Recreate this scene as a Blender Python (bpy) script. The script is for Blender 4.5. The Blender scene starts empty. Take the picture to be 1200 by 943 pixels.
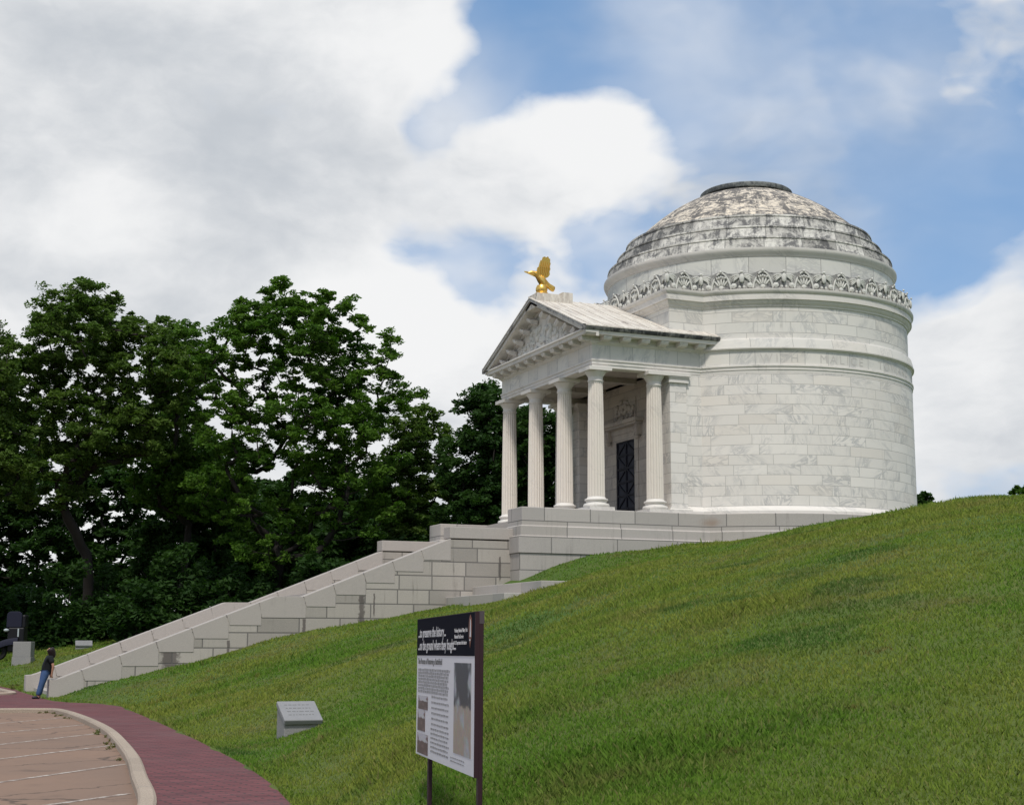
import bpy, math, random
import numpy as np
from mathutils import Vector, Matrix

K = 0.85                       # survey units -> metres
PI = math.pi
rng = np.random.default_rng(7)
random.seed(7)
scene = bpy.context.scene
COL = scene.collection

# ------------------------------------------------------------------ survey frame
# memorial axis = +X (stairs descend towards -X), drum axis at the origin, portico floor at z = 0
CAM = np.array([-41.8986, -66.9138, -6.1222])
YAW, PIT, ROL = 0.39949, 0.161117, 0.0018255
FPX = 1758.664                 # focal length in photo pixels (1200 wide)
cF = np.array([math.sin(YAW)*math.cos(PIT), math.cos(YAW)*math.cos(PIT), math.sin(PIT)])
_r = np.array([math.cos(YAW), -math.sin(YAW), 0.0]); _u = np.cross(_r, cF)
cR = _r*math.cos(ROL) + _u*math.sin(ROL); cU = -_r*math.sin(ROL) + _u*math.cos(ROL)
hF = np.array([math.sin(YAW), math.cos(YAW), 0.0])

def at(x, y, t):               # survey sighting: photo bearing + range -> point
    return CAM + (cF*FPX + cR*(x-600) + cU*(471.5-y))/FPX*t
def sight(x, y):
    d = cF*FPX + cR*(x-600) + cU*(471.5-y)
    return d/np.linalg.norm(d)

# ------------------------------------------------------------------ object helpers
def tag(o, label=None, cat=None, group=None, kind=None):
    if label: o['label'] = label
    if cat: o['category'] = cat
    if group: o['group'] = group
    if kind: o['kind'] = kind
    return o

class Obj: pass

def empty(name, org, label, cat, group=None):
    o = bpy.data.objects.new(name, None)
    o.empty_display_size = 0.3
    COL.objects.link(o)
    o.location = [c*K for c in org]
    tag(o, label, cat, group)
    return o

class MB:
    """collects faces; builds ONE mesh object"""
    def __init__(s):
        s.v = []; s.f = []; s.uv = []; s.m = []; s.cur = 0
    def quad(s, pts, uv=None):
        b = len(s.v); s.v.extend([tuple(p) for p in pts]); s.f.append(list(range(b, b+len(pts))))
        s.uv.append(uv); s.m.append(s.cur)
    def face_idx(s, idx, uv=None):
        s.f.append(list(idx)); s.uv.append(uv); s.m.append(s.cur)
    def box(s, x0, x1, y0, y1, z0, z1, M=None):
        c = [Vector((x, y, z)) for x in (x0, x1) for y in (y0, y1) for z in (z0, z1)]
        if M is not None: c = [M @ p for p in c]
        b = len(s.v); s.v.extend([tuple(p) for p in c])
        for f in ((0,1,3,2),(4,6,7,5),(0,4,5,1),(2,3,7,6),(0,2,6,4),(1,5,7,3)):
            s.face_idx([b+i for i in f])
    def prism(s, poly, axis, a0, a1, M=None):
        """poly: 2D outline; axis 'x','y','z' extruded a0..a1"""
        def P(p, a):
            if axis == 'x': q = (a, p[0], p[1])
            elif axis == 'y': q = (p[0], a, p[1])
            else: q = (p[0], p[1], a)
            return M @ Vector(q) if M is not None else q
        n = len(poly); b = len(s.v)
        s.v.extend([tuple(P(p, a0)) for p in poly]); s.v.extend([tuple(P(p, a1)) for p in poly])
        s.face_idx([b+i for i in range(n)][::-1]); s.face_idx([b+n+i for i in range(n)])
        for i in range(n):
            j = (i+1) % n; s.face_idx([b+i, b+j, b+n+j, b+n+i])
    def revolve(s, prof, n=64, c=(0,0,0), a0=0, a1=2*PI, cap=False, M=None):
        full = abs(a1-a0-2*PI) < 1e-6; cols = n if full else n+1
        b = len(s.v); vl = [0]
        for i in range(1, len(prof)):
            vl.append(vl[-1]+math.hypot(prof[i][0]-prof[i-1][0], prof[i][1]-prof[i-1][1]))
        for (r, z) in prof:
            for k in range(cols):
                a = a0+(a1-a0)*k/n
                q = Vector((c[0]+r*math.cos(a), c[1]+r*math.sin(a), c[2]+z))
                s.v.append(tuple(M @ q if M is not None else q))
        R = max(p[0] for p in prof)
        for i in range(len(prof)-1):
            for k in range(n):
                k2 = (k+1) % cols
                u0, u1 = R*(a0+(a1-a0)*k/n), R*(a0+(a1-a0)*(k+1)/n)
                z0, z1 = vl[i], vl[i+1]
                s.face_idx([b+i*cols+k, b+i*cols+k2, b+(i+1)*cols+k2, b+(i+1)*cols+k],
                           [(u0,z0),(u1,z0),(u1,z1),(u0,z1)])
        if cap:
            s.face_idx([b+(len(prof)-1)*cols+k for k in range(cols)])
            s.face_idx([b+k for k in range(cols)][::-1])
    def rings(s, rings, us, vs, closed=True, skip=None):
        n = len(rings[0]); b = len(s.v)
        for r in rings: s.v.extend([tuple(p) for p in r])
        m = n if closed else n-1
        for i in range(len(rings)-1):
            for k in range(m):
                if skip and skip(i, k): continue
                k2 = (k+1) % n
                s.face_idx([b+i*n+k, b+i*n+k2, b+(i+1)*n+k2, b+(i+1)*n+k],
                           [(us[k],vs[i]),(us[k+1],vs[i]),(us[k+1],vs[i+1]),(us[k],vs[i+1])])
        return b
    def tube(s, pts, rads, n=6, cap=True):
        pts = [Vector(p) for p in pts]; b = len(s.v)
        for i, p in enumerate(pts):
            t = (pts[min(i+1, len(pts)-1)]-pts[max(i-1, 0)]).normalized()
            a = Vector((0,0,1)) if abs(t.z) < 0.9 else Vector((1,0,0))
            x = t.cross(a).normalized(); y = t.cross(x)
            for k in range(n):
                w = 2*PI*k/n
                s.v.append(tuple(p+(x*math.cos(w)+y*math.sin(w))*rads[i]))
        for i in range(len(pts)-1):
            for k in range(n):
                k2 = (k+1) % n
                s.face_idx([b+i*n+k, b+(i+1)*n+k, b+(i+1)*n+k2, b+i*n+k2])
        if cap:
            s.face_idx([b+k for k in range(n)]); s.face_idx([b+(len(pts)-1)*n+k for k in range(n)][::-1])
    def ball(s, c, r, nu=12, nv=8, M=None):
        rx, ry, rz = r if hasattr(r, '__len__') else (r, r, r); b = len(s.v)
        rows = []
        for i in range(nv+1):
            ph = -PI/2+PI*i/nv
            row = []
            for k in range(nu):
                a = 2*PI*k/nu
                q = Vector((rx*math.cos(ph)*math.cos(a), ry*math.cos(ph)*math.sin(a), rz*math.sin(ph)))
                if M is not None: q = M @ q
                s.v.append((q[0]+c[0], q[1]+c[1], q[2]+c[2])); row.append(len(s.v)-1)
            rows.append(row)
        for i in range(nv):
            for k in range(nu):
                k2 = (k+1) % nu
                s.face_idx([rows[i][k], rows[i][k2], rows[i+1][k2], rows[i+1][k]])
    def build(s, name, mat, parent=None, org=(0,0,0), smooth=False, loc=None, sharp=None, bevel=0):
        me = bpy.data.meshes.new(name)
        o3 = Vector(org)
        me.from_pydata([tuple((Vector(p)-o3)*K) for p in s.v], [], s.f)
        uvl = me.uv_layers.new(name='UVMap')
        flat = []
        for poly, uv in zip(me.polygons, s.uv):
            if uv is None:
                nrm = poly.normal
                t = Vector((-nrm.y, nrm.x, 0))
                if abs(nrm.z) > 0.75 or t.length < 1e-4:
                    for vi in poly.vertices: flat.extend((s.v[vi][0], s.v[vi][1]))
                else:
                    t.normalize()
                    for vi in poly.vertices:
                        p = s.v[vi]; flat.extend((t.x*p[0]+t.y*p[1], p[2]))
            else:
                for q in uv: flat.extend(q)
        uvl.data.foreach_set('uv', flat)
        mats = mat if isinstance(mat, (list, tuple)) else [mat]
        for m in mats: me.materials.append(m)
        if len(mats) > 1: me.polygons.foreach_set('material_index', s.m)
        if smooth:
            me.polygons.foreach_set('use_smooth', [True]*len(me.polygons))
            me.set_sharp_from_angle(angle=math.radians(sharp if sharp else 35))
        me.update()
        o = bpy.data.objects.new(name, me); COL.objects.link(o)
        if parent is not None:
            o.parent = parent
            if loc is not None: o.location = [c*K for c in loc]
        else:
            o.location = [c*K for c in (loc if loc is not None else org)]
        if bevel:
            md = o.modifiers.new('edge', 'BEVEL'); md.width = bevel*K; md.segments = 2; md.limit_method = 'ANGLE'
        return o

def np_mesh(name, verts, faces4, mat, parent=None, org=(0,0,0), tri=False):
    """fast mesh from arrays"""
    me = bpy.data.meshes.new(name)
    k = 3 if tri else 4
    v = ((verts-np.array(org))*K).astype(np.float32)
    me.vertices.add(len(v)); me.vertices.foreach_set('co', v.ravel())
    nf = len(faces4)
    me.loops.add(nf*k); me.loops.foreach_set('vertex_index', faces4.astype(np.int32).ravel())
    me.polygons.add(nf)
    me.polygons.foreach_set('loop_start', np.arange(0, nf*k, k, dtype=np.int32))
    me.polygons.foreach_set('loop_total', np.full(nf, k, dtype=np.int32))
    me.update(calc_edges=True)
    me.materials.append(mat)
    o = bpy.data.objects.new(name, me); COL.objects.link(o)
    if parent is not None: o.parent = parent
    else: o.location = [c*K for c in org]
    return o

def skin(name, chains, mat, parent, org, sub=2):
    """one continuous skinned surface from {joint:(x,y,z,r)} and edges"""
    joints, edges = chains
    keys = list(joints); ix = {k: i for i, k in enumerate(keys)}
    me = bpy.data.meshes.new('tmp'); o3 = Vector(org)
    me.from_pydata([tuple((Vector(joints[k][:3])-o3)*K) for k in keys], [(ix[a], ix[b]) for a, b in edges], [])
    o = bpy.data.objects.new('tmp', me); COL.objects.link(o)
    sk = o.modifiers.new('s', 'SKIN'); sk.use_smooth_shade = True
    for i, k in enumerate(keys):
        r = joints[k][3]; d = me.skin_vertices[0].data[i]
        d.radius = (r[0]*K, r[1]*K) if hasattr(r, '__len__') else (r*K, r*K)
        d.use_root = (i == 0)
    ss = o.modifiers.new('u', 'SUBSURF'); ss.levels = sub; ss.render_levels = sub
    dg = bpy.context.evaluated_depsgraph_get(); dg.update()
    m2 = bpy.data.meshes.new_from_object(o.evaluated_get(dg), depsgraph=dg)
    m2.name = name
    bpy.data.objects.remove(o)
    m2.materials.clear(); m2.materials.append(mat)
    m2.polygons.foreach_set('use_smooth', [True]*len(m2.polygons))
    r = bpy.data.objects.new(name, m2); COL.objects.link(r); r.parent = parent
    return r

def text_mesh(txt, size, extrude=0.004, xscale=1.0, align='LEFT', bold=0.0):
    cu = bpy.data.curves.new('t', 'FONT'); cu.body = txt; cu.size = size; cu.extrude = extrude
    cu.align_x = align; cu.offset = bold; cu.resolution_u = 3
    o = bpy.data.objects.new('t', cu); COL.objects.link(o)
    dg = bpy.context.evaluated_depsgraph_get(); dg.update()
    me = bpy.data.meshes.new_from_object(o.evaluated_get(dg), depsgraph=dg)
    bpy.data.objects.remove(o)
    vs = [(v.co.x*xscale, v.co.y, v.co.z) for v in me.vertices]
    fs = [list(p.vertices) for p in me.polygons]
    bpy.data.meshes.remove(me)
    return vs, fs

# ------------------------------------------------------------------ node helpers
class G:
    def __init__(s, nt): s.nt = nt; s.n = nt.nodes; s.l = nt.links
    def node(s, t, **kw):
        n = s.n.new(t)
        for k, v in kw.items(): setattr(n, k, v)
        return n
    def put(s, sock, v):
        if v is None: return
        if hasattr(v, 'is_linked') or isinstance(v, bpy.types.NodeSocket): s.l.new(v, sock)
        else:
            if sock.type == 'RGBA' and len(v) == 3: v = (*v, 1)
            sock.default_value = v
    def math(s, op, a, b=None, c=None, clamp=False):
        n = s.node('ShaderNodeMath', operation=op, use_clamp=clamp)
        s.put(n.inputs[0], a); s.put(n.inputs[1], b); s.put(n.inputs[2], c)
        return n.outputs[0]
    def vmath(s, op, a, b=None, sc=None):
        n = s.node('ShaderNodeVectorMath', operation=op)
        s.put(n.inputs[0], a); s.put(n.inputs[1], b)
        if sc is not None: s.put(n.inputs['Scale'], sc)
        return n.outputs['Value'] if op in ('DISTANCE','LENGTH','DOT_PRODUCT') else n.outputs['Vector']
    def mix(s, f, a, b, mode='MIX'):
        n = s.node('ShaderNodeMix', data_type='RGBA', blend_type=mode)
        s.put(n.inputs[0], f); s.put(n.inputs[6], a); s.put(n.inputs[7], b)
        return n.outputs[2]
    def noise(s, vec, scale, detail=4, rough=0.55, dist=0.0, col=False):
        n = s.node('ShaderNodeTexNoise')
        s.put(n.inputs['Vector'], vec); s.put(n.inputs['Scale'], scale)
        n.inputs['Detail'].default_value = detail; n.inputs['Roughness'].default_value = rough
        n.inputs['Distortion'].default_value = dist
        return n.outputs['Color'] if col else n.outputs['Fac']
    def step(s, x, a, b):
        n = s.node('ShaderNodeMapRange', interpolation_type='SMOOTHSTEP')
        s.put(n.inputs[0], x); s.put(n.inputs[1], a); s.put(n.inputs[2], b)
        n.inputs[3].default_value = 0; n.inputs[4].default_value = 1
        return n.outputs[0]
    def sep(s, v):
        n = s.node('ShaderNodeSeparateXYZ'); s.put(n.inputs[0], v); return n.outputs
    def comb(s, x, y, z):
        n = s.node('ShaderNodeCombineXYZ')
        for i, q in enumerate((x, y, z)): s.put(n.inputs[i], q)
        return n.outputs[0]
    def white(s, vec, dim='3D'):
        n = s.node('ShaderNodeTexWhiteNoise', noise_dimensions=dim)
        if dim == '1D': s.put(n.inputs['W'], vec)
        else: s.put(n.inputs['Vector'], vec)
        return n.outputs
    def bump(s, h, strength=0.3, dist=0.02):
        n = s.node('ShaderNodeBump'); n.inputs['Strength'].default_value = strength
        n.inputs['Distance'].default_value = dist; s.put(n.inputs['Height'], h)
        return n.outputs[0]

def newmat(name):
    m = bpy.data.materials.new(name); m.use_nodes = True
    g = G(m.node_tree); b = m.node_tree.nodes['Principled BSDF']
    b.inputs['Roughness'].default_value = 0.7
    try: b.inputs['Specular IOR Level'].default_value = 0.3
    except KeyError: pass
    g.b = b
    return m, g

def finish(g, col, rough=None, normal=None, metal=None):
    g.put(g.b.inputs['Base Color'], col)
    if rough is not None: g.put(g.b.inputs['Roughness'], rough)
    if normal is not None: g.put(g.b.inputs['Normal'], normal)
    if metal is not None: g.put(g.b.inputs['Metallic'], metal)

def simple(name, col, rough=0.6, metal=0.0, var=0.12, scale=6):
    m, g = newmat(name)
    tc = g.node('ShaderNodeTexCoord').outputs['Object']
    n = g.noise(tc, scale, 4)
    c = g.mix(n, tuple(x*(1-var) for x in col), tuple(min(1, x*(1+var)) for x in col))
    finish(g, c, rough, None, metal)
    return m

def masonry(name, base, vein, h, w, veinamt=1.0, joint=(0.22,0.21,0.2), jw=0.016, tint=0.1, stain=0.25,
            stain_col=(0.16,0.15,0.14), warm=(0.62,0.52,0.42), speck=0.0, rust=None, blocks=True, streaks_slots=()):
    m, g = newmat(name)
    tc = g.node('ShaderNodeTexCoord'); uv = tc.outputs['UV']; ob = tc.outputs['Object']
    U = g.sep(uv); u, v = U[0], U[1]
    if blocks:
        row = g.math('FLOOR', g.math('DIVIDE', v, h))
        r1 = g.white(row, '1D')[0]
        r2 = g.white(g.math('ADD', row, 37.3), '1D')[0]
        ww = g.math('MULTIPLY', w, g.math('ADD', 0.8, g.math('MULTIPLY', r2, 0.4)))
        u2 = g.math('ADD', g.math('DIVIDE', u, ww), g.math('MULTIPLY', r1, 11.7))
        colr = g.math('FLOOR', u2)
        rnd = g.white(g.comb(colr, row, 3.1))
        fu = g.math('FRACT', u2); fv = g.math('FRACT', g.math('DIVIDE', v, h))
        du = g.math('MULTIPLY', g.math('MINIMUM', fu, g.math('SUBTRACT', 1.0, fu)), ww)
        dv = g.math('MULTIPLY', g.math('MINIMUM', fv, g.math('SUBTRACT', 1.0, fv)), h)
        jn = g.step(g.math('MINIMUM', du, dv), jw*0.5, jw*1.3)
        R = g.sep(rnd[1]); rv = rnd[0]
    else:
        R = [0.5, 0.5, 0.5]; rv = 0.5; jn = 1.0
    # veins: every block is cut from another place of the quarry
    n = g.node('ShaderNodeVectorRotate', rotation_type='Z_AXIS')
    g.put(n.inputs['Vector'], uv)
    g.put(n.inputs['Angle'], g.math('MULTIPLY', R[0], 6.28) if blocks else 0.6)
    vv = g.vmath('MULTIPLY', n.outputs[0], (0.9, 2.6, 1))
    vv = g.vmath('ADD', vv, g.comb(g.math('MULTIPLY', R[1], 40), g.math('MULTIPLY', R[2], 40), g.math('MULTIPLY', rv, 20)))
    nz = g.noise(vv, 1.3, 6, 0.6, 1.2)
    vn = g.math('SUBTRACT', 1.0, g.step(g.math('ABSOLUTE', g.math('SUBTRACT', nz, 0.5)), 0.0, 0.10))
    gate = g.step(g.noise(vv, 0.45, 3), 0.42, 0.68)
    vn = g.math('MULTIPLY', g.math('MULTIPLY', vn, gate), 0.75*veinamt)
    c = g.mix(vn, base, vein)
    t = g.math('ADD', 1.0-tint, g.math('MULTIPLY', rv, 2*tint))
    c = g.mix(1.0, c, g.comb(t, t, t), 'MULTIPLY')
    c = g.mix(g.math('MULTIPLY', g.step(R[1], 0.78, 1.0), 0.16) if blocks else 0.0, c, warm)
    c = g.mix(g.math('MULTIPLY', g.step(g.noise(ob, 0.5, 4), 0.52, 0.75), 0.12), c, warm)
    # weather streaks and soot
    sv = g.vmath('MULTIPLY', uv, (3.4, 0.16, 1))
    st = g.step(g.noise(sv, 1.0, 6, 0.66), 0.54, 0.74)
    pat = g.step(g.noise(ob, 0.9, 5, 0.65), 0.45 if stain < 0.9 else 0.36, 0.72 if stain < 0.9 else 0.6)
    c = g.mix(g.math('MULTIPLY', g.math('MULTIPLY', st, pat), stain), c, stain_col)
    if speck:
        s1 = g.noise(ob, 60, 2, 0.5)
        c = g.mix(speck, c, g.mix(g.step(s1, 0.35, 0.65), (0.12,0.12,0.12), (0.75,0.74,0.72)), 'OVERLAY')
    if rust:
        d = g.vmath('DISTANCE', g.vmath('MULTIPLY', ob, rust[1]), rust[0])
        k = g.math('SUBTRACT', 1.0, g.step(g.math('ADD', d, g.math('MULTIPLY', g.noise(ob, 3, 4), 0.5)), 0.25, 0.85))
        c = g.mix(g.math('MULTIPLY', k, 0.6), c, (0.26,0.17,0.11))
    for (x_, z0, z1, hw_) in streaks_slots:          # dark streaks, and painted-in shade of slots where stones are missing
        wob = g.math('MULTIPLY', g.math('SUBTRACT', g.noise(uv, 5, 3), 0.5), hw_*1.6)
        k = g.math('SUBTRACT', 1.0, g.step(g.math('ABSOLUTE', g.math('ADD', g.math('SUBTRACT', u, x_), wob)), hw_*0.5, hw_))
        k = g.math('MULTIPLY', k, g.math('MULTIPLY', g.step(v, z1-0.15, z1+0.1), g.math('SUBTRACT', 1.0, g.step(v, z0-0.02, z0+0.03))))
        c = g.mix(g.math('MULTIPLY', k, 0.7), c, (0.045,0.033,0.032))
    if blocks: c = g.mix(g.math('MULTIPLY', g.math('SUBTRACT', 1.0, jn), 0.8), c, joint)
    fine = g.noise(ob, 14, 4)
    hgt = g.math('ADD', g.math('MULTIPLY', fine, 0.12), jn)
    finish(g, c, 0.72, g.bump(hgt, 0.35, 0.02))
    return m

MARBLE = (0.73,0.69,0.645)
M_marble = masonry('white_marble_blocks', MARBLE, (0.40,0.395,0.395), 0.478, 1.9, 1.0, stain=0.28, joint=(0.40,0.385,0.36), tint=0.045, jw=0.013, stain_col=(0.26,0.25,0.235))
M_trim = masonry('white_marble_trim', (0.68,0.645,0.60), (0.36,0.355,0.35), 0.478, 1.5, 0.7, stain=0.75, blocks=False)
M_attic = masonry('white_marble_attic', (0.67,0.645,0.60), (0.36,0.365,0.37), 0.52, 2.1, 0.9, stain=0.6, joint=(0.38,0.37,0.35), tint=0.05, stain_col=(0.2,0.195,0.185))
M_neck = masonry('white_marble_neck', (0.62,0.61,0.56), (0.36,0.36,0.36), 5.0, 1.9, 0.8, stain=0.75)
M_frieze = masonry('white_marble_frieze', (0.66,0.635,0.59), (0.36,0.365,0.37), 9.0, 1.25, 0.9, stain=0.3, joint=(0.36,0.355,0.34))
M_col = masonry('fluted_marble', (0.70,0.64,0.57), (0.4,0.38,0.35), 1, 1, 0.4, stain=0.5, blocks=False)
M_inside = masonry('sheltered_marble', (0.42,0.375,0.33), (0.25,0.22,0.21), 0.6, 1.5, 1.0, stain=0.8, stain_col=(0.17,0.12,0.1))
M_gran = masonry('grey_granite_blocks', (0.36,0.33,0.295), (0.30,0.28,0.255), 0.62, 1.75, 0.4, joint=(0.10,0.095,0.09), jw=0.028, stain=0.95, stain_col=(0.075,0.068,0.06), speck=0.15, tint=0.17, streaks_slots=((-22.75,-4.0,-5.2,0.16),(-22.2,-3.9,-4.8,0.05),(-30.75,-6.35,-7.0,0.45),(-16.4,-2.2,-3.2,0.06),(-25.25,-5.0,-5.9,0.10),(-28.4,-5.9,-6.6,0.07)), warm=(0.45,0.4,0.34))
M_grans = masonry('grey_granite_smooth', (0.40,0.365,0.335), (0.345,0.315,0.29), 1, 1, 0.4, stain=0.6, stain_col=(0.12,0.11,0.1), speck=0.12, blocks=False, warm=(0.46,0.41,0.36))
M_pod = masonry('granite_podium', (0.41,0.38,0.355), (0.345,0.325,0.305), 0.73, 2.6, 0.4, joint=(0.12,0.115,0.11), jw=0.024, stain=0.95, stain_col=(0.09,0.083,0.075), speck=0.15, tint=0.10,
                warm=(0.45,0.4,0.34), rust=((-5.3*1.0, -5.3*1.0, 1.35*2.0), (1.0, 1.0, 2.0)))
M_tier = masonry('granite_tier', (0.39,0.365,0.34), (0.33,0.31,0.29), 9, 2.2, 0.3, stain=0.3, speck=0.12)

def weathered(name, light, mid, dark, scale, thr=0.5, stretch=(1,1,1), block=0):
    m, g = newmat(name)
    tc = g.node('ShaderNodeTexCoord'); uv = g.vmath('MULTIPLY', tc.outputs['UV'], stretch); ob = tc.outputs['Object']
    a = g.noise(uv, scale, 6, 0.65, 0.8); b = g.noise(uv, scale*2.7, 6, 0.7, 0.5); c0 = g.noise(ob, 0.35, 4)
    c = g.mix(g.step(b, 0.4, 0.62), light, mid)
    run = g.noise(g.vmath('MULTIPLY', tc.outputs['UV'], (5.0,0.5,1)), 1.0, 5, 0.65); gr_ = g.noise(uv, scale*7, 5, 0.7)
    a = g.math('ADD', a, g.math('ADD', g.math('MULTIPLY', g.math('SUBTRACT', run, 0.5), 0.45), g.math('MULTIPLY', g.math('SUBTRACT', gr_, 0.5), 0.4)))
    d = g.step(g.math('ADD', a, g.math('MULTIPLY', g.math('SUBTRACT', c0, 0.5), 0.5)), thr-0.02, thr+0.14)
    c = g.mix(g.math('MULTIPLY', d, 0.85), c, dark)
    if block:
        u = g.math('DIVIDE', g.sep(tc.outputs['UV'])[0], block)
        rv = g.white(g.math('FLOOR', u), '1D')[0]
        t = g.math('ADD', 0.68, g.math('MULTIPLY', rv, 0.5)); c = g.mix(1.0, c, g.comb(t, t, t), 'MULTIPLY')
        f = g.math('FRACT', u); j = g.step(g.math('MULTIPLY', g.math('MINIMUM', f, g.math('SUBTRACT', 1.0, f)), block), 0.012, 0.03)
        c = g.mix(g.math('MULTIPLY', g.math('SUBTRACT', 1.0, j), 0.7), c, (0.12,0.12,0.12))
    finish(g, c, 0.85, g.bump(b, 0.5, 0.03))
    return m
M_dome = weathered('weathered_dome_shell', (0.74,0.65,0.52), (0.30,0.275,0.25), (0.06,0.06,0.065), 1.25, 0.445, (1.0,1.7,1))
M_dstep = weathered('weathered_dome_step', (0.60,0.58,0.53), (0.40,0.385,0.36), (0.095,0.095,0.10), 1.5, 0.455, (0.9,1.1,1), 1.9)
M_roof = weathered('weathered_roof_slab', (0.66,0.62,0.55), (0.47,0.42,0.37), (0.16,0.13,0.115), 0.8, 0.60, (3.0,0.35,1))
M_rake = weathered('weathered_rake', (0.46,0.45,0.43), (0.33,0.325,0.32), (0.12,0.12,0.125), 1.3, 0.52, (1,1,1))
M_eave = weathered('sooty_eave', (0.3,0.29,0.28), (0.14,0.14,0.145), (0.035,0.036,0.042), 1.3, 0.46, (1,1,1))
M_crest = weathered('weathered_carving', (0.66,0.65,0.60), (0.55,0.54,0.50), (0.18,0.18,0.18), 2.0, 0.60)
M_crestb = weathered('sooty_shaded_carving', (0.46,0.45,0.42), (0.25,0.245,0.235), (0.085,0.085,0.09), 1.5, 0.47)  # backing plate: soot plus the shade between ornaments, put into the colour
M_ring = weathered('verdigris_ring', (0.22,0.23,0.22), (0.13,0.14,0.14), (0.06,0.065,0.07), 2.0, 0.5)
M_gold, _g = newmat('gilded_bronze'); finish(_g, (0.83,0.53,0.14), 0.38, None, 1.0)
M_iron = simple('dark_iron', (0.012,0.012,0.022), 0.5)
M_dglass, _g = newmat('door_glass'); finish(_g, (0.035,0.036,0.05), 0.6)
M_letter = simple('engraved_shadow_stone', (0.52,0.495,0.465), 0.8, var=0.2, scale=3)

# ------------------------------------------------------------------ terrain
ZP = -8.15
outer = np.array([(-37.9,-53.5),(-36.9,-48.1),(-36.3,-44.4),(-35.8,-40.2),(-35.25,-33.6),(-34.6,-24.4),(-33.95,-13.6),(-34.3,-10.9),(-35.2,-9.4),(-35.6,-7.5),(-35.6,-4.5)])
ctrl = []
def cp(x, y, z): ctrl.append((x, y, z))
for x, y in outer[:-1]: cp(x, y, ZP)
for a in ((-34.0,-7.75),(-32.6,-7.47),(-31.88,-7.24),(-30.7,-6.97),(-28.65,-6.45),(-27.26,-6.0),(-25.3,-5.6),(-23.6,-5.25),(-21.,-4.82),(-19.,-4.47),(-16.8,-3.68),(-15.9,-3.25)):
    cp(a[0], -5.2, a[1]); cp(a[0], 5.2, a[1]-0.3)
for a in ((-16.3,-6.3,-3.28),(-14.25,-6.3,-2.61),(-11.64,-6.3,-2.0),(-9.56,-6.3,-1.8),(-5.5,-7.2,-1.45),(0,-9.2,-1.35),(6,-7.5,-1.3),(9.5,0,-1.3),(4,9,-1.5),(-10,8,-2.2)):
    cp(*a)
for a in ((-19.3,-7,-4.5),(-19.5,-10,-4.5),(-19.7,-13,-4.45),(-17.2,-7,-4.15),(-17.2,-11,-4.1),(-15.3,-8,-3.35),(-15.0,-11,-3.2),(-14.6,-14,-3.1),(-17.2,-15.3,-3.95)): cp(*a)
cp(-34.0,-36.2,-8.0); cp(-33.0,-33.5,-7.86)
cp(-37.1,-54.0,-7.72); cp(-36.6,-51.2,-7.76); cp(-35.8,-52.6,-7.6)
for x, lst in ((600,((13,-7.62),(20,-7.1),(30,-6.3),(42,-5.3),(52,-4.62))),
               (700,((13,-7.5),(20,-6.8),(30,-5.75),(42,-4.45),(54,-3.45))),
               (850,((12.5,-7.45),(20,-6.35),(30,-5.1),(42,-3.75),(54,-2.62))),
               (1000,((12,-7.4),(20,-6.1),(30,-4.45),(42,-2.75),(56,-1.42),(70,-1.2))),
               (1200,((11,-7.3),(20,-5.65),(30,-3.75),(40,-2.2),(47,-1.42),(60,-1.15))),
               (1450,((11,-7.2),(20,-5.4),(30,-3.4),(42,-1.7),(60,-1.2)))):
    for t, z in lst:
        p = CAM + (hF + _r*(x-600)/FPX/math.cos(PIT))*t; cp(p[0], p[1], z)
for a in ((-33.8,23.3,-7.11),(-29.4,32.3,-6.31),(-34,29,-6.95),(-17.5,32,-4.6),(-6,22,-3.0),(-20,15,-5.0),(-30,14,-7.0),(-34.6,13,-7.95),(-35.5,20,-7.75),
          (-36.5,40,-7.1),(10,40,-2.5),(-10,55,-4),(-30,60,-5.5),(-45,75,-7.2),(40,-30,-1.2),(40,20,-1.5),(35,-60,-4),(-25,-75,-7.4),(-38,-63,-7.9),(-10,-90,-7)):
    cp(*a)
ctrl = np.array(ctrl)
def tps_k(r2): return 0.5*r2*np.log(np.maximum(r2, 1e-9))
_n = len(ctrl); _d2 = ((ctrl[:,None,:2]-ctrl[None,:,:2])**2).sum(-1)
_A = np.zeros((_n+3, _n+3)); _A[:_n,:_n] = tps_k(_d2)+np.eye(_n)*1.2
_A[:_n,_n] = 1; _A[:_n,_n+1:] = ctrl[:,:2]; _A[_n:,:_n] = _A[:_n,_n:].T
_w = np.linalg.solve(_A, np.concatenate([ctrl[:,2], np.zeros(3)]))
def seg_dist(px, py, poly):
    best = np.full(px.shape, 1e9)
    for (x0,y0),(x1,y1) in zip(poly[:-1], poly[1:]):
        dx, dy = x1-x0, y1-y0
        t = np.clip(((px-x0)*dx+(py-y0)*dy)/(dx*dx+dy*dy), 0, 1)
        best = np.minimum(best, np.hypot(px-x0-t*dx, py-y0-t*dy))
    return best
def path_x(y):                  # lawn edge of the brick path as x(y)
    return np.interp(y, [-120,-75,-60,-53.5,-48.1,-44.4,-40.2,-33.6,-24.4,-13.6,-10.9,-9.4,-7.5,-4.5,5.5,7.0,14,28,60,120],
                     [-47,-42.5,-39.5,-37.9,-36.9,-36.3,-35.8,-35.25,-34.6,-33.95,-34.3,-35.2,-35.55,-35.6,-35.6,-35.45,-35.75,-37.4,-45,-70])
lowline = np.array([(path_x(y), y) for y in np.linspace(-110, 110, 200)])
def smooth(x): x = np.clip(x, 0, 1); return x*x*(3-2*x)
def in_low(x, y):
    return x < path_x(y)
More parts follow.
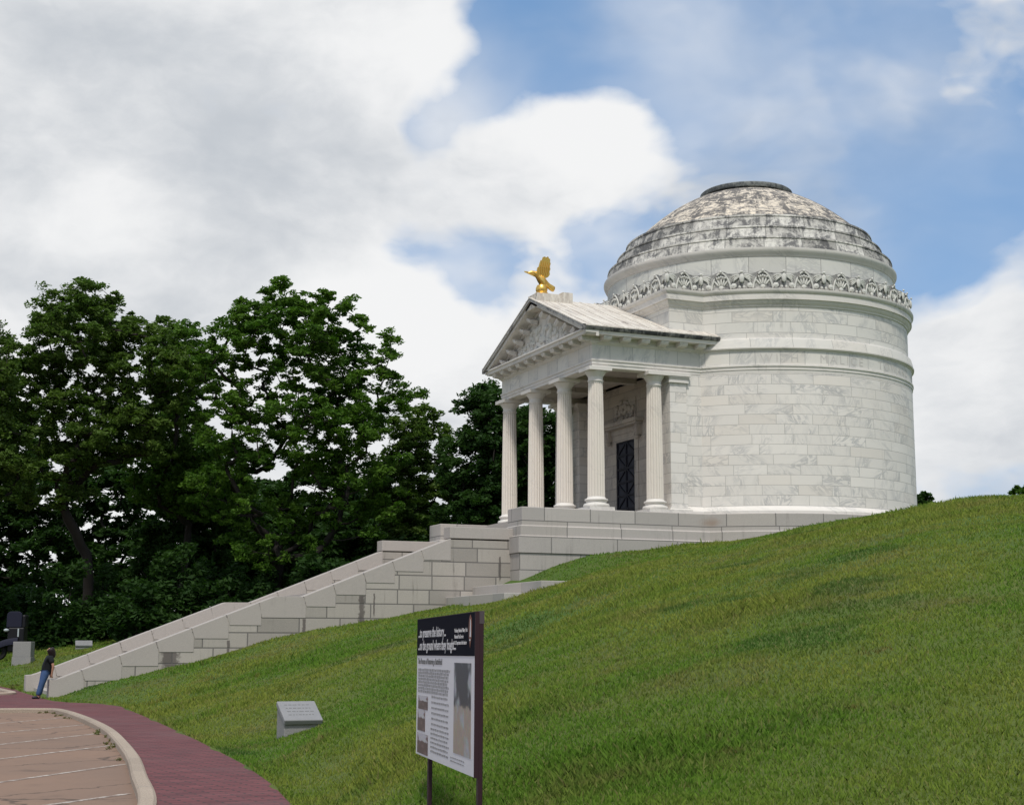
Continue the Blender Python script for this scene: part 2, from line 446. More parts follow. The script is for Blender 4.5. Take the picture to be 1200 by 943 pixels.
def ground(x, y, raw=False):
    x = np.asarray(x, float); y = np.asarray(y, float)
    sh = x.shape; xf, yf = x.ravel(), y.ravel()
    out = np.empty(xf.shape)
    for i in range(0, len(xf), 20000):
        a, b = xf[i:i+20000], yf[i:i+20000]
        r2 = (a[:,None]-ctrl[None,:,0])**2+(b[:,None]-ctrl[None,:,1])**2
        z = tps_k(r2) @ _w[:_n] + _w[_n] + _w[_n+1]*a + _w[_n+2]*b
        z += 0.05*np.sin(a*0.9+1.3*np.sin(b*0.5))*np.sin(b*0.8+0.6)+0.025*np.sin(a*2.3+b*1.1)*np.sin(b*2.0-a*0.7)
        far = smooth((np.hypot(a+10, b+5)-85)/90)
        z = np.clip(z, -8.6, -0.95)
        z = z*(1-far)+(-9.5)*far
        d = seg_dist(a, b, lowline)
        low = in_low(a, b)
        k = smooth(d/1.6)
        z = np.where(low, ZP-0.13*smooth(d/0.25), np.where(far > 0.02, z, (ZP+0.015)*(1-k)+np.maximum(z, ZP+0.05)*k))
        out[i:i+20000] = z
    return out.reshape(sh)

# lawn material
def lawn_mat():
    m, g = newmat('lawn_turf')
    ob = g.node('ShaderNodeTexCoord').outputs['Object']
    n1 = g.noise(ob, 0.10, 5, 0.6); n2 = g.noise(ob, 0.45, 5, 0.65); n3 = g.noise(ob, 6.0, 4, 0.7); n4 = g.noise(ob, 0.8, 3)
    c = g.mix(g.step(n1, 0.35, 0.65), (0.062,0.122,0.017), (0.098,0.128,0.022))
    c = g.mix(g.math('MULTIPLY', g.step(n2, 0.5, 0.72), 0.6), c, (0.095,0.085,0.030))
    c = g.mix(g.math('MULTIPLY', g.step(n4, 0.62, 0.74), 0.4), c, (0.12,0.075,0.035))
    c = g.mix(g.step(n3, 0.35, 0.7), g.mix(0.35, c, (0.03,0.05,0.010)), c)
    finish(g, c, 0.95, g.bump(n3, 0.8, 0.06))
    return m
M_lawn = lawn_mat()
def axis_pts(lo, hi, fine_lo, fine_hi, st):
    f = np.arange(fine_lo, fine_hi+1e-6, st)
    a = [fine_lo]; d = st
    while a[-1] > lo: d *= 1.35; a.append(a[-1]-d)
    b = [fine_hi]; d = st
    while b[-1] < hi: d *= 1.35; b.append(b[-1]+d)
    return np.concatenate([np.array(a[1:])[::-1], f, np.array(b[1:])])
gx = axis_pts(-3000, 3000, -62, 32, 0.45); gy = axis_pts(-3000, 3000, -76, 50, 0.45)
GX, GY = np.meshgrid(gx, gy)
GZ = ground(GX, GY)
nx, ny = len(gx), len(gy)
ii = (np.arange(ny-1)[:,None]*nx+np.arange(nx-1)[None,:]).ravel()
lawn = np_mesh('lawn', np.stack([GX.ravel(), GY.ravel(), GZ.ravel()], 1), np.stack([ii, ii+1, ii+1+nx, ii+nx], 1), M_lawn)
lawn.data.polygons.foreach_set('use_smooth', [True]*len(lawn.data.polygons))
tag(lawn, kind='structure')

# ------------------------------------------------------------------ road surfaces
def brick_mat():
    m, g = newmat('red_brick_paving')
    ob = g.node('ShaderNodeTexCoord').outputs['UV']
    b = g.node('ShaderNodeTexBrick'); g.put(b.inputs['Vector'], ob)
    b.inputs['Scale'].default_value = 1.0; b.inputs['Brick Width'].default_value = 0.26; b.inputs['Row Height'].default_value = 0.13
    b.inputs['Mortar Size'].default_value = 0.012; b.inputs['Color1'].default_value = (0.115,0.036,0.040,1)
    b.inputs['Color2'].default_value = (0.195,0.060,0.064,1); b.inputs['Mortar'].default_value = (0.05,0.035,0.034,1)
    n = g.noise(ob, 0.6, 5, 0.65)
    c = g.mix(g.math('MULTIPLY', g.step(n, 0.45, 0.7), 0.45), b.outputs['Color'], (0.15,0.09,0.09))
    n2 = g.noise(g.vmath('MULTIPLY', ob, (0.5, 4, 1)), 1.0, 4)
    c = g.mix(g.math('MULTIPLY', g.step(n2, 0.5, 0.7), 0.35), c, (0.055,0.025,0.03))
    finish(g, c, 0.8, g.bump(b.outputs['Fac'], -0.4, 0.01))
    return m
M_brick = brick_mat()
def lot_mat():
    m, g = newmat('worn_parking_concrete')
    ob = g.node('ShaderNodeTexCoord').outputs['Object']
    n = g.noise(ob, 0.25, 6, 0.6); n2 = g.noise(ob, 30, 3, 0.7); n3 = g.noise(ob, 1.6, 5, 0.65)
    c = g.mix(g.step(n, 0.35, 0.7), (0.25,0.168,0.122), (0.21,0.147,0.112))
    c = g.mix(g.math('MULTIPLY', g.step(n3, 0.55, 0.75), 0.35), c, (0.12,0.085,0.068))
    ck = g.node('ShaderNodeTexVoronoi', feature='DISTANCE_TO_EDGE'); g.put(ck.inputs['Vector'], g.vmath('ADD', ob, g.vmath('MULTIPLY', g.noise(ob, 1.5, 4, 0.6, 0, True), (0.8,0.8,0)))); ck.inputs['Scale'].default_value = 0.22
    c = g.mix(g.math('MULTIPLY', g.math('SUBTRACT', 1.0, g.step(ck.outputs['Distance'], 0.002, 0.008)), 0.7), c, (0.05,0.04,0.035))
    oil = g.step(g.noise(ob, 0.7, 3, 0.5), 0.64, 0.74); c = g.mix(g.math('MULTIPLY', oil, 0.45), c, (0.07,0.055,0.05))
    c = g.mix(g.math('MULTIPLY', n2, 0.4), c, (0.38,0.31,0.26), 'OVERLAY')
    finish(g, c, 0.9, g.bump(n2, 0.25, 0.01))
    return m
M_lot = lot_mat()
M_kerb = masonry('kerb_concrete', (0.37,0.30,0.235), (0.30,0.25,0.20), 9, 3.0, 0.3, stain=0.6, stain_col=(0.2,0.16,0.12), speck=0.3)
M_paint, _g = newmat('worn_white_paint')
_ob = _g.node('ShaderNodeTexCoord').outputs['Object']
finish(_g, _g.mix(_g.step(_g.noise(_ob, 7, 5, 0.7), 0.42, 0.62), (0.22,0.165,0.135), (0.52,0.47,0.42)), 0.8)

def catmull(P, n=10):
    P = [np.array(p, float) for p in P]; P = [2*P[0]-P[1]]+P+[2*P[-1]-P[-2]]
    out = []
    for i in range(1, len(P)-2):
        for k in range(n):
            t = k/n; a, b, c, d = P[i-1], P[i], P[i+1], P[i+2]
            out.append(0.5*(2*b+(c-a)*t+(2*a-5*b+4*c-d)*t*t+(3*b-a-3*c+d)*t**3))
    out.append(P[-2]); return np.array(out)
kerb_line = catmull([(-62,-13.2),(-50,-14.2),(-41,-14.9),(-37.9,-15.25),(-36.75,-15.6),(-36.35,-15.85),(-36.15,-16.3),(-36.06,-17.5),(-36.02,-19.5),(-36.07,-23.47),(-36.25,-27.95),(-36.51,-31.4),(-37.14,-37.69),(-37.73,-42.22),(-38.45,-47.24),(-40.0,-53.5),(-43.5,-62),(-49,-73)], 8)
def offset_line(L, d):
    t = np.gradient(L, axis=0); t /= np.linalg.norm(t, axis=1)[:,None]
    return L+np.stack([-t[:,1], t[:,0]], 1)*d      # +d: left of travel
# brick path: between the kerb and the lawn edge
mb = MB()
pathL = [(-70,-11)]+[tuple(p) for p in kerb_line]+[(-50,-80)]
inner_edge = [(float(path_x(y)+0.05), y) for y in np.linspace(-80, 60, 160)]+[(-80,60)]
poly = pathL+inner_edge
mb.quad([(p[0], p[1], ZP) for p in poly], [(p[0]*0.6+p[1]*0.05, p[1]) for p in poly])
o = mb.build('brick_path', M_brick); tag(o, kind='structure')
# parking lot
mb = MB()
poly = [tuple(p) for p in kerb_line]+[(-60,-85),(-140,-85),(-140,-6),(-62,-11.8)]
lotpoly = poly
mb.quad([(p[0], p[1], ZP-0.095) for p in poly][::-1])
lot = mb.build('parking_lot', M_lot); tag(lot, kind='structure')
# kerb as one swept profile
def kerb(name, line, w=0.26, top=0.055, base=-0.1, left=1):
    mb = MB()
    prof = [(0.0, base), (0.0, top-0.03), (0.04*1, top), (w-0.03, top), (w, top-0.04), (w, base)]
    rings = []
    for d, z in prof:
        L = offset_line(line, d*left); rings.append([(p[0], p[1], ZP+z) for p in L])
    us = np.concatenate([[0], np.cumsum(np.linalg.norm(np.diff(line, axis=0), axis=1))]); us = np.append(us, us[-1])
    mb.rings(rings, us, [0,.1,.15,.4,.45,.5], closed=False)
    o = mb.build(name, M_kerb, smooth=True); tag(o, kind='structure'); return o
kerb('kerb', kerb_line, w=0.24, left=-1)
far_line = catmull([(-37.6,-0.2),(-36.5,0.2),(-36.02,1.2),(-36.05,4.0),(-36.2,7.8),(-36.7,14),(-38.0,24),(-41,38),(-50,60)], 8)
kerb('kerb', far_line, w=0.28, top=0.10, left=1)
# stall lines painted on the lot
ends = [((-38.27,-44.02),(-42.96,-48.52)),((-37.38,-38.27),(-41.43,-43.35)),((-36.80,-32.77),(-40.78,-37.91)),((-36.54,-28.18),(-40.36,-33.44)),((-36.34,-23.83),(-40.26,-29.01)),((-36.25,-19.31),(-40.11,-24.52))]
for (x0,y0),(x1,y1) in ends:
    mb = MB(); d = np.array([x1-x0, y1-y0]); L = np.linalg.norm(d); n = np.array([-d[1], d[0]])/L*0.06
    mb.quad([(x0+n[0], y0+n[1], ZP-0.09), (x1+n[0], y1+n[1], ZP-0.09), (x1-n[0], y1-n[1], ZP-0.09), (x0-n[0], y0-n[1], ZP-0.09)])
    o = mb.build('painted_line', M_paint, lot)
# road beyond the brick apron, inside the second kerb
mb = MB(); poly = [tuple(p) for p in far_line]+[(-90,60),(-90,-0.2)]
mb.quad([(p[0], p[1], ZP+0.004) for p in poly]); o = mb.build('road', M_lot); tag(o, kind='structure')

# ------------------------------------------------------------------ memorial
BO = (0, 0, -2.0)
mem = empty('memorial', BO, 'white marble domed rotunda with columned portico on top of the grassy hill', 'monument')
def part(mb, name, mat, parent=None, **kw):
    return mb.build(name, mat, parent or mem, org=BO, **kw)

def plan(xe, w, R, o, z, nside=6, nfront=(-4.45, 4.45), narc=120, xend=None):
    """outline: near side -> drum arc ... returns closed loop of points with offset o"""
    W = w+o; RR = R+o
    al = math.asin(W/RR); X = xe-o; xj = -RR*math.cos(al)
    pts = []
    for k in range(narc+1):
        a = -(PI-al)+2*(PI-al)*k/narc
        pts.append((RR*math.cos(a), RR*math.sin(a), z))
    for k in range(1, nside+1):
        pts.append((xj+(X-xj)*k/nside, W, z))
    for y in nfront[::-1]: pts.append((X, y, z))
    for k in range(0, nside):
        pts.append((X+(xj-X)*k/nside, -W, z))
    return pts
def loop_us(ring):
    us = [0]
    for a, b in zip(ring, ring[1:]+ring[:1]): us.append(us[-1]+math.dist(a, b))
    return us
def ring_sweep(mb, xe, w, R, prof, skip=None, vz=True, vs=None):
    rings = [plan(xe, w, R, o, z) for o, z in prof]
    us = loop_us(plan(xe, w, R, 0, 0))
    if vs is None:
        vs = [prof[0][1]]
        for i in range(1, len(prof)): vs.append(vs[-1]+math.hypot(prof[i][0]-prof[i-1][0], prof[i][1]-prof[i-1][1]))
    mb.rings(rings, us, vs, True, skip)
    return rings
RD, WD, XB, XE = 8.23, 5.45, -7.83, -11.92
NARC, NS = 120, 6
# door opening = the middle front segment of the plan loop
front_seg = NARC+1+NS      # index of point (X, +1.05)
mb = MB()
prof = [(0.23,0.0),(0.23,0.13),(0.18,0.2),(0.11,0.27),(0.06,0.3),(0.0,0.37)]
ring_sweep(mb, XB, WD, RD, prof, skip=lambda i, k: k == front_seg)
o = part(mb, 'base_moulding', M_trim, smooth=True)
mb = MB()
ring_sweep(mb, XB, WD, RD, [(0,0.37),(0,4.15),(0,6.68)], skip=lambda i, k: k == front_seg, vs=[0.37+0.1,4.15+0.1,6.78])
wall = part(mb, 'rotunda_wall', M_marble, smooth=True)
# entablature carried round rotunda and portico
mb = MB()
prof = [(-0.62,6.99),(-0.62,6.66),(0.0,6.66),(0.0,6.80),(0.03,6.81),(0.03,6.93),(0.07,6.97),(0.07,7.04),(0.0,7.06)]
ring_sweep(mb, XE, WD, RD, prof)
arch = part(mb, 'architrave', M_trim, smooth=True)
mb = MB()
ring_sweep(mb, XE, WD, RD, [(0,7.06),(0,7.72)], vs=[0.2,0.86])
frz = part(mb, 'frieze', M_frieze, smooth=True)
mb = MB()
ring_sweep(mb, XE, WD, RD, [(0,7.72),(0.04,7.74),(0.05,7.79),(0.12,7.81),(0.13,7.87),(0.11,7.88)])
part(mb, 'string_course', M_trim, smooth=True)
mb = MB()
ring_sweep(mb, XE, WD, RD, [(0.11,7.88),(0.07,8.1),(0.02,8.3),(-0.02,8.33),(-0.3,8.34)], vs=[0.05,0.25,0.48,0.5,0.51])
part(mb, 'sloping_course', M_attic, smooth=True)
# attic and crowning cornice
RA = 8.09
mb = MB()
ring_sweep(mb, XB, WD, RA, [(0,8.1),(0,9.87)], vs=[8.1+0.22,9.87+0.22])
part(mb, 'attic_wall', M_attic, smooth=True)
mb = MB()
ring_sweep(mb, XB, WD, RA, [(0,9.87),(0.05,9.90),(0.06,9.97),(0.10,10.0),(0.16,10.12),(0.18,10.19),(0.24,10.2),(0.24,10.48),(0.27,10.5),(0.31,10.56),(0.34,10.62),(0.34,10.70),(0.2,10.74),(-1.7,10.78)])
part(mb, 'crowning_cornice', M_trim, smooth=True)
# neck and stepped dome
mb = MB(); mb.revolve([(7.48,10.6),(7.48,12.5)], 160)
part(mb, 'neck_wall', M_neck, smooth=True)
mb = MB(); mb.revolve([(7.48,12.5),(7.52,12.53),(7.54,12.6),(7.6,12.66),(7.66,12.78),(7.68,12.84),(7.68,12.93),(7.5,12.95)], 160)
part(mb, 'neck_moulding', M_trim, smooth=True)
for i, p in enumerate(([(7.58,12.94),(7.44,13.42),(7.48,13.45),(7.46,13.53),(6.9,13.58)], [(7.10,13.56),(6.95,14.1),(6.99,14.13),(6.97,14.21),(6.4,14.26)], [(6.62,14.24),(6.46,14.8),(6.50,14.83),(6.48,14.92),(5.9,14.97)])):
    mb = MB(); mb.revolve(p, 160); part(mb, 'dome_step', M_dstep, smooth=True)
mb = MB()
dp = [(6.24,14.92),(5.98,15.16),(5.65,15.46),(5.3,15.78),(4.9,16.12),(4.4,16.5),(3.85,16.86),(3.3,17.17),(2.8,17.4),(2.36,17.56)]
mb.revolve(dp, 128); part(mb, 'dome_shell', M_dome, smooth=True)
mb = MB(); mb.revolve([(2.3,17.5),(2.3,17.62),(2.42,17.64),(2.45,17.72),(2.45,17.84),(2.38,17.9),(2.1,17.92),(2.05,17.8),(0.05,17.75)], 72)
part(mb, 'oculus_ring', M_ring, smooth=True)

# carved cresting: one motif repeated round the drum and over the vestibule block
def crest_mesh():
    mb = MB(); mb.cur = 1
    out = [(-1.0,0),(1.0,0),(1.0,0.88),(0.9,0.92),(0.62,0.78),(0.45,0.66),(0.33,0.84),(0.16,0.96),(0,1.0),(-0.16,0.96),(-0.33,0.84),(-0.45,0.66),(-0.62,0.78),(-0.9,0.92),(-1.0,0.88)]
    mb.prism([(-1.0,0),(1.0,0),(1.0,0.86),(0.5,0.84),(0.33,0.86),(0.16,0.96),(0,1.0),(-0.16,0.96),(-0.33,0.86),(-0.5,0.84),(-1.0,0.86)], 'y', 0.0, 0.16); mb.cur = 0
    for s in (-1, 1):
        mb.tube([(s*0.48,-0.06,0.03),(s*0.42,-0.07,0.3),(s*0.33,-0.08,0.56),(s*0.2,-0.09,0.78),(s*0.06,-0.09,0.9)], [0.05,0.05,0.05,0.045,0.045], 6)
        mb.ball((s*0.62,-0.09,0.17), (0.14,0.07,0.14), 10, 7)
        mb.ball((s*0.62,-0.14,0.17), (0.06,0.04,0.06), 8, 6)
        mb.ball((s*1.0,-0.12,0.55), (0.11,0.09,0.24), 10, 8)
        mb.ball((s*0.99,-0.17,0.88), (0.05,0.07,0.06), 8, 6)
        mb.ball((s*0.9,-0.08,0.08), (0.07,0.07,0.08), 8, 6)
        for q in range(4):
            mb.tube([(s*0.9,-0.08,0.74-q*0.03),(s*(0.72-q*0.02),-0.09,0.74-q*0.09),(s*(0.5+q*0.03),-0.07,0.66-q*0.12)], [0.04,0.045,0.02], 5)
    for q in range(-2, 3):
        M = Matrix.Rotation(q*0.33, 4, 'Y'); mb.ball((0.12*q,-0.04,0.36+0.03*(2-abs(q))), (0.05,0.06,0.21), 8, 6, M)
    mb.ball((0,-0.06,0.12), (0.12,0.07,0.1), 8, 6)
    mb.ball((0,-0.15,0.95), (0.06,0.06,0.07), 8, 6)
    for q in range(5): mb.ball((-0.2+0.1*q,-0.12,0.62+0.07*(1-abs(q-2)/2)), (0.05,0.05,0.06), 6, 5)
    return mb
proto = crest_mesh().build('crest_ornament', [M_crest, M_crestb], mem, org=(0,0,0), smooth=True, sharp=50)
spots = []
RC = 8.2
al = math.asin((WD+0.05)/RC)
ncr = 20; span = 2*(PI-al)
for k in range(ncr):
    a = -(PI-al)+span*(k+0.5)/ncr; spots.append((RC*math.cos(a), RC*math.sin(a), a+PI/2, span*RC/ncr/2.0))
xj = -RC*math.cos(al)
for sy in (-1, 1): spots.append(((xj+XB-0.12)/2-0.05, sy*(WD+0.1), 0 if sy < 0 else PI, (abs(XB-xj)+0.1)/2.0))
for k in range(5): spots.append((XB-0.1, -4.4+2.2*k, -PI/2, 1.1))
for i, (x, y, rz, sx) in enumerate(spots):
    o = proto if i == 0 else proto.copy()
    if i: COL.objects.link(o)
    o.parent = mem; o.location = (x*K, y*K, (10.74+2.0)*K); o.rotation_euler = (0,0,rz); o.scale = (sx,0.65,0.92)

# podium
def podium_ring(o, z):
    R = 8.62+o; W = 6.0+o; al = math.asin(W/R); pts = []
    for k in range(NARC+1):
        a = -(PI-al)+2*(PI-al)*k/NARC; pts.append((R*math.cos(a), R*math.sin(a), z))
    X0, X1, Yi = -15.7-o, -13.1-o, 4.4-o
    for p in ((-10,W),(X0,W),(X0,Yi),(X1,Yi),(X1,-Yi),(X0,-Yi),(X0,-W),(-10,-W)): pts.append((*p, z))
    return pts
pprof = [(-0.02,0.0),(0.0,-0.03),(0.0,-0.80),(0.05,-0.84),(0.10,-0.86),(0.10,-1.26),(0.16,-1.31),(0.26,-1.33),(0.26,-2.04),(0.2,-2.06),(0.2,-5.2)]
mb = MB()
rings = [podium_ring(o, z) for o, z in pprof]; us = loop_us(rings[0])
vs = [p[1]+0.73*8+0.6 for p in pprof]
b = mb.rings(rings, us, vs)
mb.face_idx([b+i for i in range(len(rings[0]))][::-1])
part(mb, 'podium', M_pod)

# columns: shaft mesh with base and capital below it
XF, SP, ZC = -11.61, 3.428, 6.66
def shaft_mesh():
    mb = MB(); nfl = 20; sub = 6; n = nfl*sub; zs = np.linspace(0.62, 6.0, 9); b = len(mb.v)
    for z in zs:
        t = (z-0.62)/5.38; R = 0.405-0.065*t**1.6
        for k in range(n):
            a = 2*PI*k/n; ph = (k % sub)/sub
            r = R*(1-0.095*math.sin(PI*ph)) if ph else R
            mb.v.append((r*math.cos(a), r*math.sin(a), z))
    for i in range(len(zs)-1):
        for k in range(n):
            k2 = (k+1) % n
            u0, u1 = k/n*2.5, (k+1)/n*2.5
            mb.face_idx([b+i*n+k, b+i*n+k2, b+(i+1)*n+k2, b+(i+1)*n+k], [(u0,zs[i]),(u1,zs[i]),(u1,zs[i+1]),(u0,zs[i+1])])
    return mb
def colbase_mesh():
    mb = MB(); mb.box(-0.63,0.63,-0.63,0.63,0,0.17)
    mb.revolve([(0.3,0.171),(0.58,0.171),(0.61,0.22),(0.61,0.27),(0.57,0.33),(0.49,0.35),(0.47,0.40),(0.49,0.45),(0.53,0.47),(0.545,0.51),(0.53,0.55),(0.47,0.57),(0.43,0.6),(0.405,0.66)], 40)
    return mb
def colcap_mesh():
    mb = MB(); mb.revolve([(0.335,5.95),(0.345,6.0),(0.375,6.02),(0.375,6.06),(0.345,6.08),(0.345,6.22),(0.37,6.25),(0.38,6.28),(0.44,6.36),(0.50,6.44),(0.52,6.48),(0.3,6.485)], 40)
    mb.box(-0.58,0.58,-0.58,0.58,6.487,6.655)
    return mb
col0 = shaft_mesh().build('column', M_col, mem, org=(0,0,0), smooth=True, sharp=60)
cb = colbase_mesh().build('column_base', M_trim, col0, org=(0,0,0), smooth=True)
cc = colcap_mesh().build('capital', M_trim, col0, org=(0,0,0), smooth=True)
cpos = [(XF, (1.5-i)*SP) for i in range(4)]+[(XF+3.06, -1.5*SP), (XF+3.06, 1.5*SP)]
for i, (x, y) in enumerate(cpos):
    if i == 0: c = col0
    else:
        c = col0.copy(); COL.objects.link(c)
        for ch in (cb, cc):
            d = ch.copy(); COL.objects.link(d); d.parent = c
    c.parent = mem; c.location = (x*K, y*K, (0-BO[2])*K); c.rotation_euler = (0,0,0.15)
    c.rotation_euler = (0,0,0)

# portico ceiling, corner pilasters, doorway
mb = MB(); mb.box(XE+0.6, XB+0.05, -WD+0.6, WD-0.6, 6.95, 7.2)
for y in (-1.7, 1.7): mb.box(XE+0.6, XB+0.05, y-0.25, y+0.25, 6.7, 6.952)
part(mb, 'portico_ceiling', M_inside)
for sy in (-1, 1):
    mb = MB()
    a, b = sorted((sy*(WD+0.06), sy*(WD-1.0)))
    mb.box(XB-0.06, XB+0.82, a, b, 0.3, 6.2)
    p = part(mb, 'corner_pilaster', M_marble)
    mb = MB()
    for e, z0, z1 in ((0.10,6.2,6.28),(0.06,6.281,6.42),(0.12,6.421,6.5),(0.17,6.501,6.655)):
        mb.box(XB-0.06-e, XB+0.82+e, a-e, b+e, z0, z1)
    part(mb, 'pilaster_capital', M_trim, p)
    mb = MB()
    for e, z0, z1 in ((0.23,0.002,0.12),(0.17,0.121,0.2),(0.08,0.201,0.3)):
        mb.box(XB-0.06-e, XB+0.82+e, a-e, b+e, z0, z1)
    part(mb, 'pilaster_base', M_trim, p)
# sheltered back wall between the pilasters, split round the opening
XW = -7.42
mb = MB()
for y0, y1, z0, z1 in ((-4.6,-1.04,-0.1,6.96),(1.04,4.6,-0.1,6.96),(-1.04,1.04,4.16,6.96)):
    mb.box(XW, XW+0.2, y0, y1, z0, z1)
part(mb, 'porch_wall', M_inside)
mb = MB()
for s in (-1, 1):
    a, b = sorted((s*1.0, s*1.40)); mb.box(XW-0.04, XW+0.1, a, b, 0.0, 4.12)
mb.box(XW-0.04, XW+0.1, -1.40, 1.40, 4.121, 4.5)
mb.box(XW-0.09, XW+0.05, -1.55, 1.55, 4.501, 4.78)
mb.box(XW-0.36, XW+0.05, -1.80, 1.80, 4.781, 4.9); mb.box(XW-0.46, XW+0.05, -1.95, 1.95, 4.901, 5.08)
for s in (-1, 1):
    a, b = sorted((s*1.44, s*1.70)); mb.box(XW-0.26, XW, a, b, 4.25, 4.78); mb.ball((XW-0.2, s*1.57, 4.2), (0.16,0.12,0.2), 10, 6)
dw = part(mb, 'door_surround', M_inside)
mb = MB()
mb.box(XW-0.07, XW+0.05, -1.3, 1.3, 5.081, 5.2); mb.box(XW-0.05, XW+0.05, -1.2, 1.2, 5.201, 6.2)
for q in range(34):
    y = random.uniform(-1.1, 1.1); z = 5.25+random.random()*(1.0-abs(y)*0.35)
    mb.ball((XW-0.08, y, z), (0.09, random.uniform(.06,.16), random.uniform(.08,.22)), 8, 6)
part(mb, 'overdoor_carving', M_inside, dw, smooth=True)
mb = MB(); mb.box(XW+0.06, XW+0.09, -1.0, 1.0, 0.02, 4.12)
door = part(mb, 'door', M_dglass)
mb = MB(); x0, x1 = XW-0.01, XW+0.055
nrow, ncol = 6, 2
hs, ws = 4.06/nrow, 1.96/ncol
for i in range(nrow+1): mb.box(x0, x1, -1.0, 1.0, 0.03+i*hs-0.045+(0.045 if i == 0 else 0), 0.03+i*hs+0.045)
for j in range(ncol+1): mb.box(x0-0.003, x1+0.003, -0.98+j*ws-0.06, -0.98+j*ws+0.06, 0.03, 4.1)
for i in range(nrow):
    for j in range(ncol):
        cy, cz = -0.98+(j+.5)*ws, 0.03+(i+.5)*hs; L = math.hypot(hs, ws)
        s = 1 if (i+j) % 2 else -1
        M = Matrix.Translation((0, cy, cz)) @ Matrix.Rotation(s*math.atan2(hs, ws), 4, 'X')
        mb.box(x0+0.01, x1-0.01, -L/2, L/2, -0.04, 0.04, M)
part(mb, 'door_grille', M_iron, door)

# portico cornice, modillions, pediment, roof
OC, ZE, ZA = 0.78, 8.36, 10.93
def three_side(o, z, xend=-5.5):
    W = WD+o; X = XE-o
    return [(xend, -W, z), (-9, -W, z), (X, -W, z), (X, -2, z), (X, 2, z), (X, W, z), (-9, W, z), (xend, W, z)]
mb = MB()
prof = [(0.0,7.72),(0.07,7.78),(0.10,7.86),(0.10,8.08),(0.62,8.08),(0.64,8.22),(0.66,8.24)]
rings = [three_side(o, z) for o, z in prof]; us = [0]
for a, b in zip(rings[0], rings[0][1:]): us.append(us[-1]+math.dist(a, b))
mb.rings(rings, us+[us[-1]], list(np.cumsum([0,.1,.1,.2,.5,.15,.05])), closed=False)
cor = part(mb, 'cornice', M_trim)
mb = MB()
prof = [(0.66,8.24),(0.70,8.26),(0.76,8.33),(0.78,8.38),(0.78,8.44),(0.1,8.45)]
for sl_ in (slice(0,3), slice(5,8)):
    mb = MB(); rings = [three_side(o, z)[sl_] for o, z in prof]
    mb.rings(rings, [0,4,8,8], [0,.05,.1,.15,.2,.9], closed=False)
    q = -1 if sl_.start == 0 else 1
    a, b = sorted((q*(WD+0.70), q*(WD+0.80)))
    mb.box(XE-0.83, XE-0.70, a, b, 8.2, 8.475)
    part(mb, 'eave_edge', M_eave, cor)
mb = MB()
prof = [(0.66,8.24),(0.70,8.26),(0.70,8.33),(0.0,8.36)]
rings = [three_side(o, z)[2:6] for o, z in prof]
mb.rings(rings, [0,4,8,12,12], [0,.05,.1,.9], closed=False)
part(mb, 'cornice_fillet', M_trim, cor)
def modillion():
    mb = MB(); mb.prism([(0,0.0),(0.46,0.0),(0.46,-0.08),(0.40,-0.18),(0.0,-0.24)], 'x', -0.21, 0.21)
    return mb
mo = modillion().build('modillion', M_trim, mem, org=(0,0,0))
ml = []
for k in range(11): ml.append((XE-0.10, -5.3+10.6*k/10, 8.077, PI/2, 0))
for sy in (-1, 1):
    for k in range(6): ml.append((XE+0.55+1.0*k, sy*(WD+0.10), 8.077, 0 if sy > 0 else PI, 0))
sl = math.atan2(ZA-ZE-0.0, WD+OC)
for s in (-1, 1):
    for k in range(6):
        y = s*(0.75+0.9*k); z = ZA-0.5-abs(y)*math.tan(sl)
        ml.append((XE-0.08, y, z, PI/2, s*sl))
for i, (x, y, z, rz, tilt) in enumerate(ml):
    o = mo if i == 0 else mo.copy()
    if i: COL.objects.link(o)
    o.parent = mem; o.location = (x*K, y*K, (z+2)*K)
    o.rotation_euler = (Matrix.Rotation(tilt, 3, 'X') @ Matrix.Rotation(rz, 3, 'Z')).to_euler()
# tympanum
mb = MB(); mb.prism([(-5.6,8.36),(5.6,8.36),(0,8.36+5.6*math.tan(sl))], 'x', XE-0.0, XE+0.25)
tym = part(mb, 'tympanum', M_frieze)
mb = MB()
rr = random.Random(5)
for q in range(70):
    y = rr.uniform(-3.1, 3.1); top = 8.5+(3.5-abs(y))*0.50
    z = rr.uniform(8.45, top); s = 1-abs(y)/4.5
    M = Matrix.Rotation(rr.uniform(-1,1), 4, 'X')
    mb.ball((XE-0.02, y, z), (rr.uniform(.05,.12), rr.uniform(.07,.2)*s+.04, rr.uniform(.12,.34)*s+.04), 8, 6, M)
part(mb, 'relief_carving', M_crest, tym, smooth=True)
# raking cornice (two sloping members on the front)
mb = MB()
yo = WD+OC
for s in (-1, 1):
    t = math.tan(sl)
    poly = [(s*(yo-0.06), ZE-0.12+0.05+0.06*t), (0, ZA-0.12+0.05), (0, ZA+0.05), (s*(yo-0.06), ZE+0.05+0.06*t)]
    mb.prism(poly, 'x', XE-0.80, XE+0.02)
rk = part(mb, 'raking_cornice', M_rake)
mb = MB()
for s in (-1, 1):
    for (d0, d1, xo) in ((0.121,0.27,-0.70),(0.271,0.42,-0.12)):
        mb.prism([(s*(yo-0.1), ZE-d1+0.05), (0, ZA-d1+0.05), (0, ZA-d0+0.05), (s*(yo-0.1), ZE-d0+0.05)], 'x', XE+xo, XE+0.02)
part(mb, 'raking_moulding', M_trim, rk)
